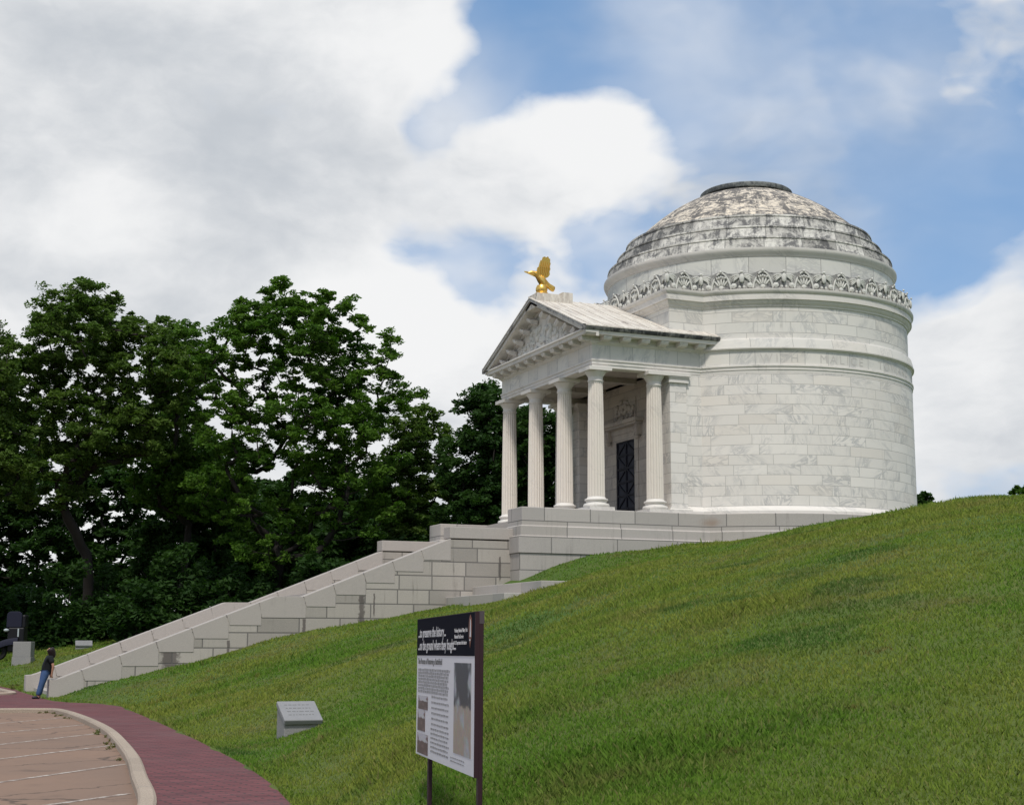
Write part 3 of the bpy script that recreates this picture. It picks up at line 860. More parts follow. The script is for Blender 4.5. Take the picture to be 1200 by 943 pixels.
# roof slabs with raised seams
mb = MB()
t = math.tan(sl); th = 0.05
for s in (-1, 1):
    f = lambda y: ZA+0.06-abs(y)*t
    for (ya, yb, xe) in ((0, 5.4, -7.6), (5.4, yo+0.02, -5.55)):
        poly = [(s*ya, f(ya)), (s*yb, f(yb)), (s*yb, f(yb)+th), (s*ya, f(ya)+th)]
        mb.prism(poly, 'x', XE-0.82, xe)
    for k in range(6):
        x = XE-0.5+k*0.82
        poly = [(0, f(0)+th), (s*yo, f(yo)+th), (s*yo, f(yo)+th+0.025), (0, f(0)+th+0.025)]
        mb.prism(poly, 'x', x, x+0.1)
part(mb, 'portico_roof', M_roof)
mb = MB(); mb.box(XE-0.62, XE+1.15, -0.55, 0.55, 10.55, 11.2); mb.box(XE+0.75, XE+1.3, -0.62, 0.62, 10.5, 11.32); mb.box(XE-0.7, XE+1.2, -0.7, 0.7, 10.45, 10.98)
part(mb, 'statue_plinth', M_roof)

# engraved inscription on the frieze, one object a word
ang = math.radians(-118.8); Rf = RD+0.004
for word in "WITH MALICE TOWARD NONE WITH CHARITY FOR ALL".split():
    mb = MB()
    for ch in word:
        vs_, fs_ = text_mesh(ch, 0.58, 0.003)
        w_ = max(v[0] for v in vs_); b = len(mb.v)
        for (x, y, z) in vs_:
            a = ang+x/Rf; r = Rf+z
            mb.v.append((r*math.cos(a), r*math.sin(a), 7.18+y))
        for f in fs_: mb.face_idx([b+i for i in f])
        ang += (w_+0.13)/Rf
    ang += 0.95/Rf
    part(mb, 'inscription', M_letter, frz)

# ------------------------------------------------------------------ eagle
eo = (-12.05, 0.0, 11.2)
eag = empty('eagle_statue', eo, 'gilded eagle statue with raised wings perched on a ball at the peak of the pediment', 'statue')
mb = MB(); mb.revolve([(0.0,0.0),(0.42,0.0),(0.44,0.06),(0.36,0.14),(0.3,0.2),(0.33,0.26),(0.34,0.42),(0.26,0.58),(0.12,0.64),(0.0,0.65)], 24, c=eo)
mb.build('perch_ball', M_gold, eag, org=eo, smooth=True)
J = {'pel':(-11.95,0,12.02,(.24,.22)),'chest':(-12.2,0,12.3,(.25,.23)),'neck':(-12.45,0,12.47,(.14,.14)),'head':(-12.68,0,12.5,(.13,.12)),'beak':(-12.93,0,12.42,(.035,.035)),
     'rump':(-11.7,0,11.85,(.17,.15)),'tail':(-11.4,0,11.68,(.1,.2)),'tip':(-11.22,0,11.6,(.05,.2)),
     'l1':(-12.0,-.16,11.85,(.12,.12)),'l2':(-12.05,-.17,11.72,(.06,.06)),'r1':(-12.0,.16,11.85,(.12,.12)),'r2':(-12.05,.17,11.72,(.06,.06))}
E_ = [('pel','chest'),('chest','neck'),('neck','head'),('head','beak'),('pel','rump'),('rump','tail'),('tail','tip'),('pel','l1'),('l1','l2'),('pel','r1'),('r1','r2')]
skin('body', (J, E_), M_gold, eag, eo)
def wing(sy, tiltx, yaw):
    mb = MB()
    out = [(-0.34,0.0),(-0.44,0.3),(-0.40,0.55),(-0.32,0.62),(-0.27,0.86),(-0.17,0.96),(-0.10,1.18),(0.02,1.22),(0.08,1.16),(0.20,1.24),(0.27,1.12),(0.34,1.10),(0.34,0.92),(0.38,0.84),(0.34,0.66),(0.38,0.52),(0.33,0.38),(0.36,0.22),(0.28,0.08),(0.16,0.0)]
    M = Matrix.Translation((-12.0, sy*0.16, 12.2)) @ Matrix.Rotation(yaw, 4, 'Z') @ Matrix.Rotation(tiltx, 4, 'X')
    mb.prism(out, 'y', -0.04, 0.04, M)
    for k in range(6):
        mb.tube([M @ Vector((-0.3+k*0.1, -0.045*1, 0.1)), M @ Vector((-0.3+k*0.12, -0.045, 0.6)), M @ Vector((-0.22+k*0.11, -0.045, 0.98-0.02*k))], [0.035,0.05,0.03], 5)
    return mb.build('wing', M_gold, eag, org=eo)
wing(-1, math.radians(8), math.radians(-4)); wing(1, math.radians(-62), math.radians(38))

eag.scale = (0.88,)*3
# ------------------------------------------------------------------ staircase
SO = (-30, 0, -7.5)
st = empty('staircase', SO, 'long granite staircase with sloping side walls climbing to the portico', 'staircase')
S0, S1 = -35.0, -13.15
def tread_line():
    pts = []; x, z = S0, ZP; n = 47; rise = -ZP/n; landing = 24
    run = (S1-S0-1.2)/(n-1)
    pts.append((x, z-0.4))
    for i in range(n):
        pts.append((x, z)); z += rise; pts.append((x, z)); x += run
        if i == landing: x += 1.2
    pts.append((x, z-0.002)); pts.append((x, z-2.0)); pts.append((-20,-6)); pts.append((-30,-9))
    return pts
mb = MB()
tl = tread_line(); tl[-4] = (-12.9, -0.004); tl[-3] = (-12.9, -2.0)
mb.prism(tl, 'y', -4.39, 4.39)
mb.build('steps', M_grans, st, org=SO)
top_line = [(-35.38,-7.42),(-35.1,-7.41),(-34.85,-7.33),(-34.5,-7.19),(-26.5,-4.08),(-25.3,-4.07),(-18.7,-1.44)]
def topz(x): return float(np.interp(x, [p[0] for p in top_line], [p[1] for p in top_line]))
def cheek(sy):
    yo_, yi = sy*5.2, sy*4.4
    a, b = sorted((yo_-sy*0.02, yi+sy*0.02))
    mb = MB()
    body = [(-35.3,-8.6),(-35.3,-7.5)]+[(x, z-0.06) for x, z in top_line[2:]]+[(-18.7,-1.5),(-15.6,-1.5),(-15.6,-8.6)]
    mb.prism(body, 'y', a, b)
    w = mb.build('side_wall', M_gran, st, org=SO)
    xs = [-35.38,-34.17,-32.74,-31.32,-29.92,-28.52,-27.18,-25.3,-24.02,-22.7,-21.41,-20.11,-18.72]
    a, b = sorted((yo_, yi)); gp = 0.03
    for i in range(len(xs)-1):
        x0, x1 = xs[i]+gp/2, xs[i+1]-gp/2
        dl, dr = (0.0, 0) if i == 0 else (0.13, 0.42), ((0.13,0.42) if i < len(xs)-2 else (0.0, 0.0))
        zb = topz(x0)-dl[1] if i else -8.5
        mid = [(x, z) for x, z in top_line if x0 < x < x1]
        P = [(x0, topz(x0))]+mid+[(x1, topz(x1))]
        if i == 6: zb = topz(x0)-0.62
        if i < len(xs)-2:
            P += [(x1+dr[0], topz(x1)-dr[1]), (x1+dr[0], zb)]
        else: P += [(x1, zb)]
        if i == 0: P += [(x0, zb)]
        else: P += [(x0+dl[0], zb)]
        mbb = MB(); mbb.prism(P[::-1], 'y', a, b)
        mbb.build('coping_block', M_grans, w, org=SO, bevel=0.012)
    mbb = MB(); mbb.box(-18.78, -15.62, a-0.008, b+0.008, -1.44, -0.93)
    mbb.build('coping_block', M_grans, w, org=SO, bevel=0.02)
    return w
cheek(-1); cheek(1)

# side tiers leaving the staircase half way
TO = (-18, -9, -4.5)
tr = empty('side_steps', TO, 'two low granite steps cut in the lawn beside the staircase, below the podium', 'steps')
mb = MB(); mb.box(-18.95, -17.0, -11.8, -5.16, -5.3, -4.02); mb.build('lower_step', M_tier, tr, org=TO, bevel=0.02)
mb = MB(); mb.box(-17.7, -15.6, -12.6, -5.17, -5.0, -3.55); mb.build('upper_step', M_tier, tr, org=TO, bevel=0.02)

# ------------------------------------------------------------------ information board
c = {k: at(*v) for k, v in dict(tl=(492,727,16.5), bl=(485,880,16.5), tr=(560,718,13.3), br=(553,908,13.3)).items()}
su = (c['tr']-c['tl']+c['br']-c['bl'])/2; sv = (c['tl']-c['bl']+c['tr']-c['br'])/2
ctr = sum(c.values())/4; SW, SH = np.linalg.norm(su), np.linalg.norm(sv)
ux = Vector(su/SW); uy = Vector(sv/SH); uy = (uy-ux*ux.dot(uy)).normalized(); uz = ux.cross(uy)
MS = Matrix.Translation(Vector(ctr)) @ Matrix(((ux.x,uy.x,uz.x,0),(ux.y,uy.y,uz.y,0),(ux.z,uy.z,uz.z,0),(0,0,0,1)))
org = tuple(ctr[:2])+(-7.75,)
sg = empty('information_board', org, 'information board with black header on two maroon posts standing in the grass', 'sign')
M_panel = simple('printed_white_panel', (0.66,0.66,0.69), 0.5, var=0.03)
M_black = simple('header_black', (0.004,0.005,0.012), 0.75)
M_black.node_tree.nodes['Principled BSDF'].inputs['Specular IOR Level'].default_value = 0.05
M_white = simple('lettering_white', (0.62,0.62,0.64), 0.4, var=0.03)
M_grey = simple('lettering_grey', (0.10,0.10,0.105), 0.4)
M_lgrey = simple('small_print_grey', (0.27,0.27,0.28), 0.5, var=0.3, scale=60)
M_post = simple('maroon_post', (0.028,0.010,0.014), 0.55)
M_cap = simple('post_cap', (0.07,0.055,0.06), 0.5)
hw, hh = SW/2, SH/2
mb = MB(); mb.box(-hw, hw, -hh, hh, -0.03, 0.0, MS); pan = mb.build('panel', M_panel, sg, org=org)
mb = MB(); mb.box(hw+0.001, hw+0.012, -hh-0.004, hh+0.004, -0.035, 0.005, MS); mb.box(-hw, hw, hh+0.0035, hh+0.008, -0.03, 0.003, MS); mb.build('edge_trim', M_post, pan, org=org)
mb = MB(); hb = hh-SH*0.268; mb.box(-hw, hw, hb, hh+0.002, -0.0305, 0.004, MS); hd = mb.build('header', M_black, pan, org=org)
def put_text(name, lines, mat, parent, z=0.006):
    mb = MB()
    for txt, x, y, size, wd, bold in lines:
        vs_, fs_ = text_mesh(txt, size, 0.0006, 1.0, 'LEFT', bold)
        if not vs_: continue
        w_ = max(v[0] for v in vs_); sc = wd/w_ if wd else 1
        b = len(mb.v)
        for (a, b_, d) in vs_: mb.v.append(tuple(MS @ Vector((x+a*sc, y+b_, z+d))))
        for f in fs_: mb.face_idx([b+i for i in f])
    return mb.build(name, mat, parent, org=org)
put_text('header_lettering', [("...to preserve the history...", -hw+SW*0.03, hh-SH*0.135, 0.145, SW*0.52, 0.0022)], M_white, hd)
put_text('header_lettering', [("...on the ground where they fought...", -hw+SW*0.03, hh-SH*0.228, 0.145, SW*0.69, 0.0022)], M_white, hd)
put_text('small_header_lettering', [("Vicksburg National Military Park", hw-SW*0.305, hh-SH*0.115, 0.052, SW*0.2, 0), ("National Park Service", hw-SW*0.305, hh-SH*0.155, 0.052, SW*0.14, 0),
                              ("U.S. Department of the Interior", hw-SW*0.305, hh-SH*0.195, 0.052, SW*0.19, 0)], M_white, hd)
put_text('title_lettering', [("The Process of Restoring a Battlefield", -hw+SW*0.025, hb-SH*0.062, 0.085, SW*0.46, 0.001)], M_grey, pan, 0.003)
mb = MB()
rr = random.Random(3)
def textlines(x0, x1, y0, y1, n, hgt):
    for k in range(n):
        y = y0+(y1-y0)*k/(n-1); x = x0; end = x1-rr.random()*0.12*(x1-x0)
        while x < end:
            L = rr.uniform(0.03, 0.13); e = min(x+L, end)
            mb.box(x, e, y-hgt*0.5, y+hgt*rr.uniform(.35,.6), 0.0, 0.002, MS); x = e+0.022
textlines(-hw+SW*0.03, hw-SW*0.36, hb-SH*0.105, -SH*0.10+0.10, 8, 0.026)
textlines(-hw+SW*0.30, hw-SW*0.38, -SH*0.06, -SH*0.25, 6, 0.02)
textlines(-hw+SW*0.29, hw-SW*0.38, -SH*0.285, -SH*0.44, 6, 0.02)
textlines(hw-SW*0.36, hw-SW*0.12, -SH*0.43, -SH*0.452, 2, 0.012)
mb.build('small_print', M_lgrey, pan, org=org)
def photo_mat(name, top, midc, low, split, sc):
    m, g = newmat(name)
    gen = g.node('ShaderNodeTexCoord').outputs['UV']; v = g.sep(gen)[1]; u = g.sep(gen)[0]
    n = g.noise(gen, sc, 5, 0.65); n2 = g.noise(gen, sc*0.4, 3)
    e = g.math('ADD', v, g.math('MULTIPLY', g.math('SUBTRACT', n, 0.5), 0.25))
    c = g.mix(g.step(e, split-0.03, split+0.03), low, top)
    c = g.mix(g.step(n2, 0.48, 0.62), c, midc); c = g.mix(0.35, c, g.noise(gen, sc*3, 3, 0.6, 0, True), 'OVERLAY')
    finish(g, c, 0.4); return m
PH = photo_mat('print_overgrown_trees', (0.03,0.035,0.05), (0.36,0.39,0.42), (0.34,0.29,0.24), 0.52, 5)
P1 = photo_mat('print_field_picture', (0.48,0.48,0.52), (0.16,0.11,0.11), (0.10,0.07,0.065), 0.62, 5)
def pic(name, x0, x1, y0, y1, mat):
    mb = MB(); pts = [MS @ Vector(q) for q in ((x0,y0,0.003),(x1,y0,0.003),(x1,y1,0.003),(x0,y1,0.003))]
    mb.quad(pts, [(0,0),(1,0),(1,1),(0,1)]); bk = [MS @ Vector(q) for q in ((x0,y0,0.0005),(x1,y0,0.0005),(x1,y1,0.0005),(x0,y1,0.0005))]
    for i in range(4): j = (i+1) % 4; mb.quad([bk[i], bk[j], pts[j], pts[i]])
    return mb.build(name, mat, pan, org=org)
pic('tall_picture', hw-SW*0.31, hw-SW*0.05, -SH*0.395, hb-SH*0.045, PH)
pic('small_picture', -hw+SW*0.04, -hw+SW*0.23, -SH*0.10-0.09, -SH*0.05-0.02, P1)
pic('small_picture', -hw+SW*0.03, -hw+SW*0.18, -SH*0.335+0.02, -SH*0.16-0.01, P1)
pic('small_picture', -hw+SW*0.03, -hw+SW*0.24, -SH*0.485, -SH*0.345+0.01, P1)
# arrowhead emblem
M_brown = simple('emblem_brown', (0.16,0.055,0.03), 0.5)
mb = MB(); ex, ey = hw-SW*0.065, hh-SH*0.115
ah = [(0,-0.13),(0.05,-0.05),(0.062,0.04),(0.045,0.10),(0,0.13),(-0.045,0.10),(-0.062,0.04),(-0.05,-0.05)]
mb.prism([(ex+a*1.15, ey+b*1.15) for a, b in ah], 'z', 0.004, 0.007, MS); em = mb.build('emblem', M_brown, hd, org=org)
mb = MB(); mb.prism([(ex-0.015,ey-0.05),(ex+0.045,ey-0.05),(ex+0.03,ey+0.09),(ex+0.012,ey+0.11)], 'z', 0.0072, 0.0085, MS)
mb.prism([(ex-0.03,ey-0.085),(ex+0.02,ey-0.085),(ex+0.02,ey-0.07),(ex-0.03,ey-0.07)], 'z', 0.0072, 0.0085, MS)
mb.build('emblem_picture', M_white, em, org=org)
for xa, nm in ((-hw+SW*0.185, 0), (hw-0.035, 1)):
    mb = MB(); mb.box(xa-0.045, xa+0.045, -hh-0.9, hh-0.0+(0.0 if nm else -0.03), -0.075, -0.034, MS)
    p = mb.build('post', M_post, sg, org=org, bevel=0.006)
    if nm:
        mb = MB(); mb.box(xa-0.047, xa+0.047, hh-0.10, hh+0.012, -0.079, -0.0335, MS); mb.build('post_cap', M_cap, p, org=org)
    else:
        mb = MB(); mb.box(xa-0.02, xa+0.02, hh-0.20, hh-0.05, -0.05, -0.0301, MS); mb.build('fixing_plate', M_cap, p, org=org)

# ------------------------------------------------------------------ granite markers
M_tab = simple('tablet_stone', (0.23,0.23,0.235), 0.65, var=0.1)
M_mark = masonry('marker_granite', (0.25,0.245,0.24), (0.2,0.2,0.2), 1, 1, 0.3, stain=0.4, speck=0.2, blocks=False)
M_engr = simple('engraved_grey', (0.15,0.15,0.15), 0.8)
def marker(loc, yaw, w, d, hf, hb_, label, slope=True):
    t = empty('granite_marker', loc, label, 'marker', None)
    M = Matrix.Translation(loc) @ Matrix.Rotation(yaw, 4, 'Z')
    mb = MB(); mb.prism([(-d/2,-0.4),(d/2,-0.4),(d/2,hb_-0.09),(-d/2,hf-0.09)], 'x', -w/2, w/2, M)
    mb.build('block', M_mark, t, org=loc, bevel=0.015)
    mb = MB(); s = math.atan2(hb_-hf, d); L = math.hypot(d, hb_-hf)
    M2 = M @ Matrix.Translation((0,0,(hf+hb_)/2-0.04)) @ Matrix.Rotation(s, 4, 'X')
    mb.box(-w/2-0.02, w/2+0.02, -L/2-0.07, L/2+0.01, -0.05, 0.06, M2)
    tb = mb.build('tablet', M_tab, t, org=loc, bevel=0.018)
    mb = MB()
    rr = random.Random(11)
    for k in range(4):
        y = L*0.28-k*L*0.19; x = -w*0.36
        while x < w*0.34:
            q = rr.uniform(0.03, 0.09); mb.box(x, x+q, y-0.012, y+0.012, 0.0595, 0.0625, M2); x += q+0.025
    mb.build('engraving', M_engr, tb, org=loc)
    return t
g0 = float(ground(-34.0, -36.3))
marker((-33.74,-36.45,g0-0.02), 0.0, 0.76, 0.62, 0.40, 0.72, 'grey granite marker with slanted inscribed top in the grass beside the brick path')
p = at(98,760,95); marker((p[0], p[1], float(ground(p[0], p[1]))), -0.1, 1.0, 0.7, 0.28, 0.55, 'small low granite marker at the dark edge of the trees', True)
p = at(27,777,85); gz = float(ground(p[0], p[1])); loc = (p[0], p[1], gz)
t = empty('granite_pedestal', loc, 'upright pale granite block with a raised lower band on the lawn behind the person', 'marker')
M = Matrix.Translation(loc) @ Matrix.Rotation(-0.35, 4, 'Z')
mb = MB(); mb.box(-0.5,0.5,-0.42,0.42,0.39,1.25,M); mb.build('block', M_mark, t, org=loc, bevel=0.02)
mb = MB(); mb.box(-0.53,0.53,-0.45,0.45,-0.5,0.385,M); mb.build('plinth', M_mark, t, org=loc, bevel=0.02)

# ------------------------------------------------------------------ dark machine at the wood's edge
p = at(15,766,90); loc = (p[0], p[1], float(ground(p[0], p[1])))
mc = empty('parked_machine', loc, 'dark blue-black machine with a rounded high back, cut off by the left edge', 'machine')
M_nav = simple('navy_upholstery', (0.008,0.009,0.024), 0.7); M_blk = simple('black_bodywork', (0.004,0.004,0.006), 0.5); M_pale = simple('pale_trim', (0.36,0.40,0.42), 0.4); M_tyre = simple('tyre_rubber', (0.012,0.012,0.012), 0.8)
def arcpoly(w, h, r):
    P = [(-w,0),(w,0)]
    for k in range(9): a = PI/2*k/8; P.append((w-r+r*math.cos(a), h-r+r*math.sin(a)))
    for k in range(9): a = PI/2+PI/2*k/8; P.append((-w+r+r*math.cos(a), h-r+r*math.sin(a)))
    return P
Mm = Matrix.Translation(loc) @ Matrix.Rotation(-0.3, 4, 'Z')
mb = MB(); mb.prism(arcpoly(0.44,0.95,0.25), 'y', -0.1, 0.12, Mm @ Matrix.Translation((0.0,0,1.95))); mb.build('seat_back', M_nav, mc, org=loc, bevel=0.03)
mb = MB(); mb.box(-0.35,0.62,-0.1,0.9,0.5,1.95,Mm); mb.box(0.42,0.66,-0.05,0.8,1.9,2.7,Mm); mb.build('bodywork', M_blk, mc, org=loc, bevel=0.08)
mb = MB(); mb.ball(Mm @ Vector((-0.42,-0.15,1.78)), (0.16,0.12,0.1), 10, 6); mb.build('lamp', M_pale, mc, org=loc, smooth=True)
mb = MB(); mb.box(0.24,0.32,-0.16,-0.1,1.4,1.88,Mm); mb.build('chrome_strip', M_pale, mc, org=loc)
mb = MB(); rings = []
for k in range(10):
    a = k/9*1.35; x = 0.3-1.7*math.sin(a)*0.95; z = 1.25-1.5*(1-math.cos(a))*0.62
    rings.append([tuple(Mm @ Vector((x, y, z+dz))) for y, dz in ((-0.3,0.0),(-0.25,0.08),(0.25,0.08),(0.3,0.0),(0.3,-0.3),(-0.3,-0.3))])
mb.rings(rings, [0,.1,.6,.7,1,1.5,2], list(range(10))); mb.build('fender', M_nav, mc, org=loc, smooth=True)
for x in (-0.9, 0.55):
    mb = MB(); mb.revolve([(0.25,-0.13),(0.46,-0.13),(0.52,-0.07),(0.52,0.07),(0.46,0.13),(0.25,0.13),(0.25,-0.13)], 24, M=Mm @ Matrix.Translation((x,0.1,0.5)) @ Matrix.Rotation(PI/2, 4, 'X'))
    mb.build('wheel', M_tyre, mc, org=loc, smooth=True)

# ------------------------------------------------------------------ person leaning on the wall end
py_ = -5.05; pz = ZP
po = (-35.75, py_, pz)
pe = empty('person', po, 'dark-haired person in black t-shirt and blue jeans leaning back on the stair wall', 'person')
M_skin = simple('skin', (0.42,0.22,0.15), 0.55); M_hair = simple('dark_hair', (0.018,0.010,0.011), 0.5); M_shirt = simple('black_cotton', (0.008,0.010,0.012), 0.85)
M_jean = simple('blue_denim', (0.045,0.085,0.185), 0.9, var=0.3); M_shoe = simple('dark_shoe', (0.006,0.006,0.014), 0.5)
def X(dx, dy, dz): return (-35.43+dx+0.22*min(1.0, max(0.0, (0.95-dz)/0.9)), py_+dy, pz+dz)
hip = X(-0.06,0,0.98); 
J = {'pelvis':(*X(-.08,0,1.0),(.15,.17)),'waist':(*X(-.02,0,1.2),(.13,.15)),'chest':(*X(.03,0,1.45),(.15,.18)),'neckb':(*X(.07,0,1.64),(.07,.08)),'neck':(*X(.07,0,1.70),.058),'chin':(*X(.045,0,1.78),(.085,.075)),'head':(*X(.06,0,1.87),(.115,.095)),'crown':(*X(.08,0,1.95),(.08,.075)),
     'hl':(*X(-.10,-.1,.95),.13),'kl':(*X(-.33,-.1,.52),.085),'al':(*X(-.55,-.09,.11),.05),'tl':(*X(-.76,-.09,.045),.04),'hl2':(*X(-.51,-.09,.06),.05),
     'hr':(*X(-.10,.1,.95),.13),'kr':(*X(-.30,.1,.52),.085),'ar':(*X(-.48,.1,.11),.05),'tr':(*X(-.69,.1,.045),.04),'hr2':(*X(-.44,.1,.06),.05),
     'sl':(*X(.06,-.21,1.56),.075),'el':(*X(.17,-.26,1.25),.055),'wl':(*X(.14,-.22,.98),.036),'pl':(*X(.12,-.2,.89),(.045,.022)),
     'sr':(*X(.06,.21,1.56),.075),'er':(*X(.17,.26,1.25),.055),'wr':(*X(.14,.24,.98),.036),'pr':(*X(.12,.22,.89),(.045,.022)),
     'nose':(*X(-.075,0,1.85),.018),'earl':(*X(.07,-.11,1.85),.02),'earr':(*X(.07,.11,1.85),.02)}
E_ = [('pelvis','waist'),('waist','chest'),('chest','neckb'),('neckb','neck'),('neck','chin'),('chin','head'),('head','crown'),('pelvis','hl'),('hl','kl'),('kl','al'),('al','hl2'),('hl2','tl'),
      ('pelvis','hr'),('hr','kr'),('kr','ar'),('ar','hr2'),('hr2','tr'),('chest','sl'),('sl','el'),('el','wl'),('wl','pl'),('chest','sr'),('sr','er'),('er','wr'),('wr','pr'),('head','nose'),('head','earl'),('head','earr')]
for s, y in (('l',-.2),('r',.22)):
    for q in range(4):
        k = 'f%s%d' % (s, q); J[k] = (*X(.15-q*.022, y, .835-(0.012 if q in (0,3) else 0)), .0105); E_.append(('p'+s, k))
        J[k+'b'] = (*X(.15-q*.024, y+(.02 if s == 'l' else -.02), .80-(0.012 if q in (0,3) else 0)), .009); E_.append((k, k+'b'))
    J['th'+s] = (*X(.07, y+(.02 if s == 'l' else -.02), .87), .0115); E_.append(('p'+s, 'th'+s))
skin('body', (J, E_), M_skin, pe, po, 2)
g_ = lambda k, r: (*J[k][:3], r)
skin('t_shirt', ({'a':(*X(-.085,0,.87),(.21,.235)),'b':(*X(-.03,0,1.2),(.21,.235)),'c':(*X(.03,0,1.45),(.235,.26)),'d':(*X(.065,0,1.64),(.13,.14)),
     'sl':g_('sl',.12),'el':(*X(.13,-.245,1.34),.105),'sr':g_('sr',.12),'er':(*X(.13,.245,1.34),.105)},
     [('a','b'),('b','c'),('c','d'),('c','sl'),('sl','el'),('c','sr'),('sr','er')]), M_shirt, pe, po)
skin('jeans', ({'p':(*X(-.05,0,1.16),(.16,.18)),'hl':g_('hl',.17),'kl':g_('kl',.12),'al':(*X(-.55,-.09,.10),.10),'hr':g_('hr',.17),'kr':g_('kr',.12),'ar':(*X(-.48,.1,.10),.10)},
     [('p','hl'),('hl','kl'),('kl','al'),('p','hr'),('hr','kr'),('kr','ar')]), M_jean, pe, po)
skin('hair', ({'t':(*X(.03,0,1.95),(.165,.155)),'m':(*X(.095,0,1.84),(.165,.165)),'b':(*X(.14,0,1.70),(.12,.155)),'d':(*X(.16,0,1.52),(.06,.11))},
     [('t','m'),('m','b'),('b','d')]), M_hair, pe, po, 2)
for s, x0, y in ((0,-.52,-.09),(1,-.45,.1)):
    skin('shoe', ({'h':(*X(x0,y,.06),.062),'m':(*X(x0-.13,y,.052),.06),'t':(*X(x0-.26,y,.04),.042)}, [('h','m'),('m','t')]), M_shoe, pe, po)

# ------------------------------------------------------------------ trees
def leaf_mat(name, c1, c2):
    m, g = newmat(name)
    geo = g.node('ShaderNodeNewGeometry'); r = geo.outputs['Random Per Island']
    ob = g.node('ShaderNodeTexCoord').outputs['Object']
    n = g.noise(ob, 0.5, 3)
    c = g.mix(g.math('ADD', g.math('MULTIPLY', r, 0.55), g.math('MULTIPLY', g.step(n, 0.35, 0.65), 0.45)), c1, c2)
    finish(g, c, 0.6); g.b.inputs['Specular IOR Level'].default_value = 0.12
    tr = g.node('ShaderNodeBsdfTranslucent'); g.put(tr.inputs['Color'], g.mix(1.0, c, (1.2,1.5,0.6), 'MULTIPLY'))
    mx = g.node('ShaderNodeMixShader'); mx.inputs[0].default_value = 0.32
    g.l.new(g.b.outputs[0], mx.inputs[1]); g.l.new(tr.outputs[0], mx.inputs[2])
    g.l.new(mx.outputs[0], g.n['Material Output'].inputs['Surface'])
    return m
M_leafA = leaf_mat('broad_leaves', (0.034,0.090,0.012), (0.110,0.195,0.028))
M_leafB = leaf_mat('olive_leaves', (0.042,0.088,0.015), (0.118,0.178,0.040))
M_leafC = leaf_mat('deep_green_leaves', (0.018,0.046,0.012), (0.042,0.088,0.020))
M_bark = simple('dark_bark', (0.024,0.020,0.017), 0.9, var=0.3, scale=3)

def leaves(centres, radii, per, size, rg, flat=0.55):
    """leaf blades scattered through flattened sprays"""
    n = len(centres)*per
    c = np.repeat(centres, per, 0); r = np.repeat(radii, per)
    d = rg.normal(size=(n,3)); d /= np.linalg.norm(d, axis=1)[:,None]
    rad = r*np.sqrt(rg.random(n))*1.0
    p = c+d*rad[:,None]*np.array([1,1,flat])
    a = rg.normal(size=(n,3)); a[:,2] *= 0.5; a /= np.linalg.norm(a, axis=1)[:,None]
    b = rg.normal(size=(n,3)); b[:,2] *= 0.6
    b -= (a*b).sum(1)[:,None]*a; b /= np.linalg.norm(b, axis=1)[:,None]
    s = size*(0.6+0.8*rg.random(n))[:,None]
    q = np.stack([p-a*s, p-b*s*0.42+a*s*0.1, p+a*s, p+b*s*0.42+a*s*0.1], 1)
    f = np.arange(n*4).reshape(n, 4)
    return q.reshape(-1,3), f

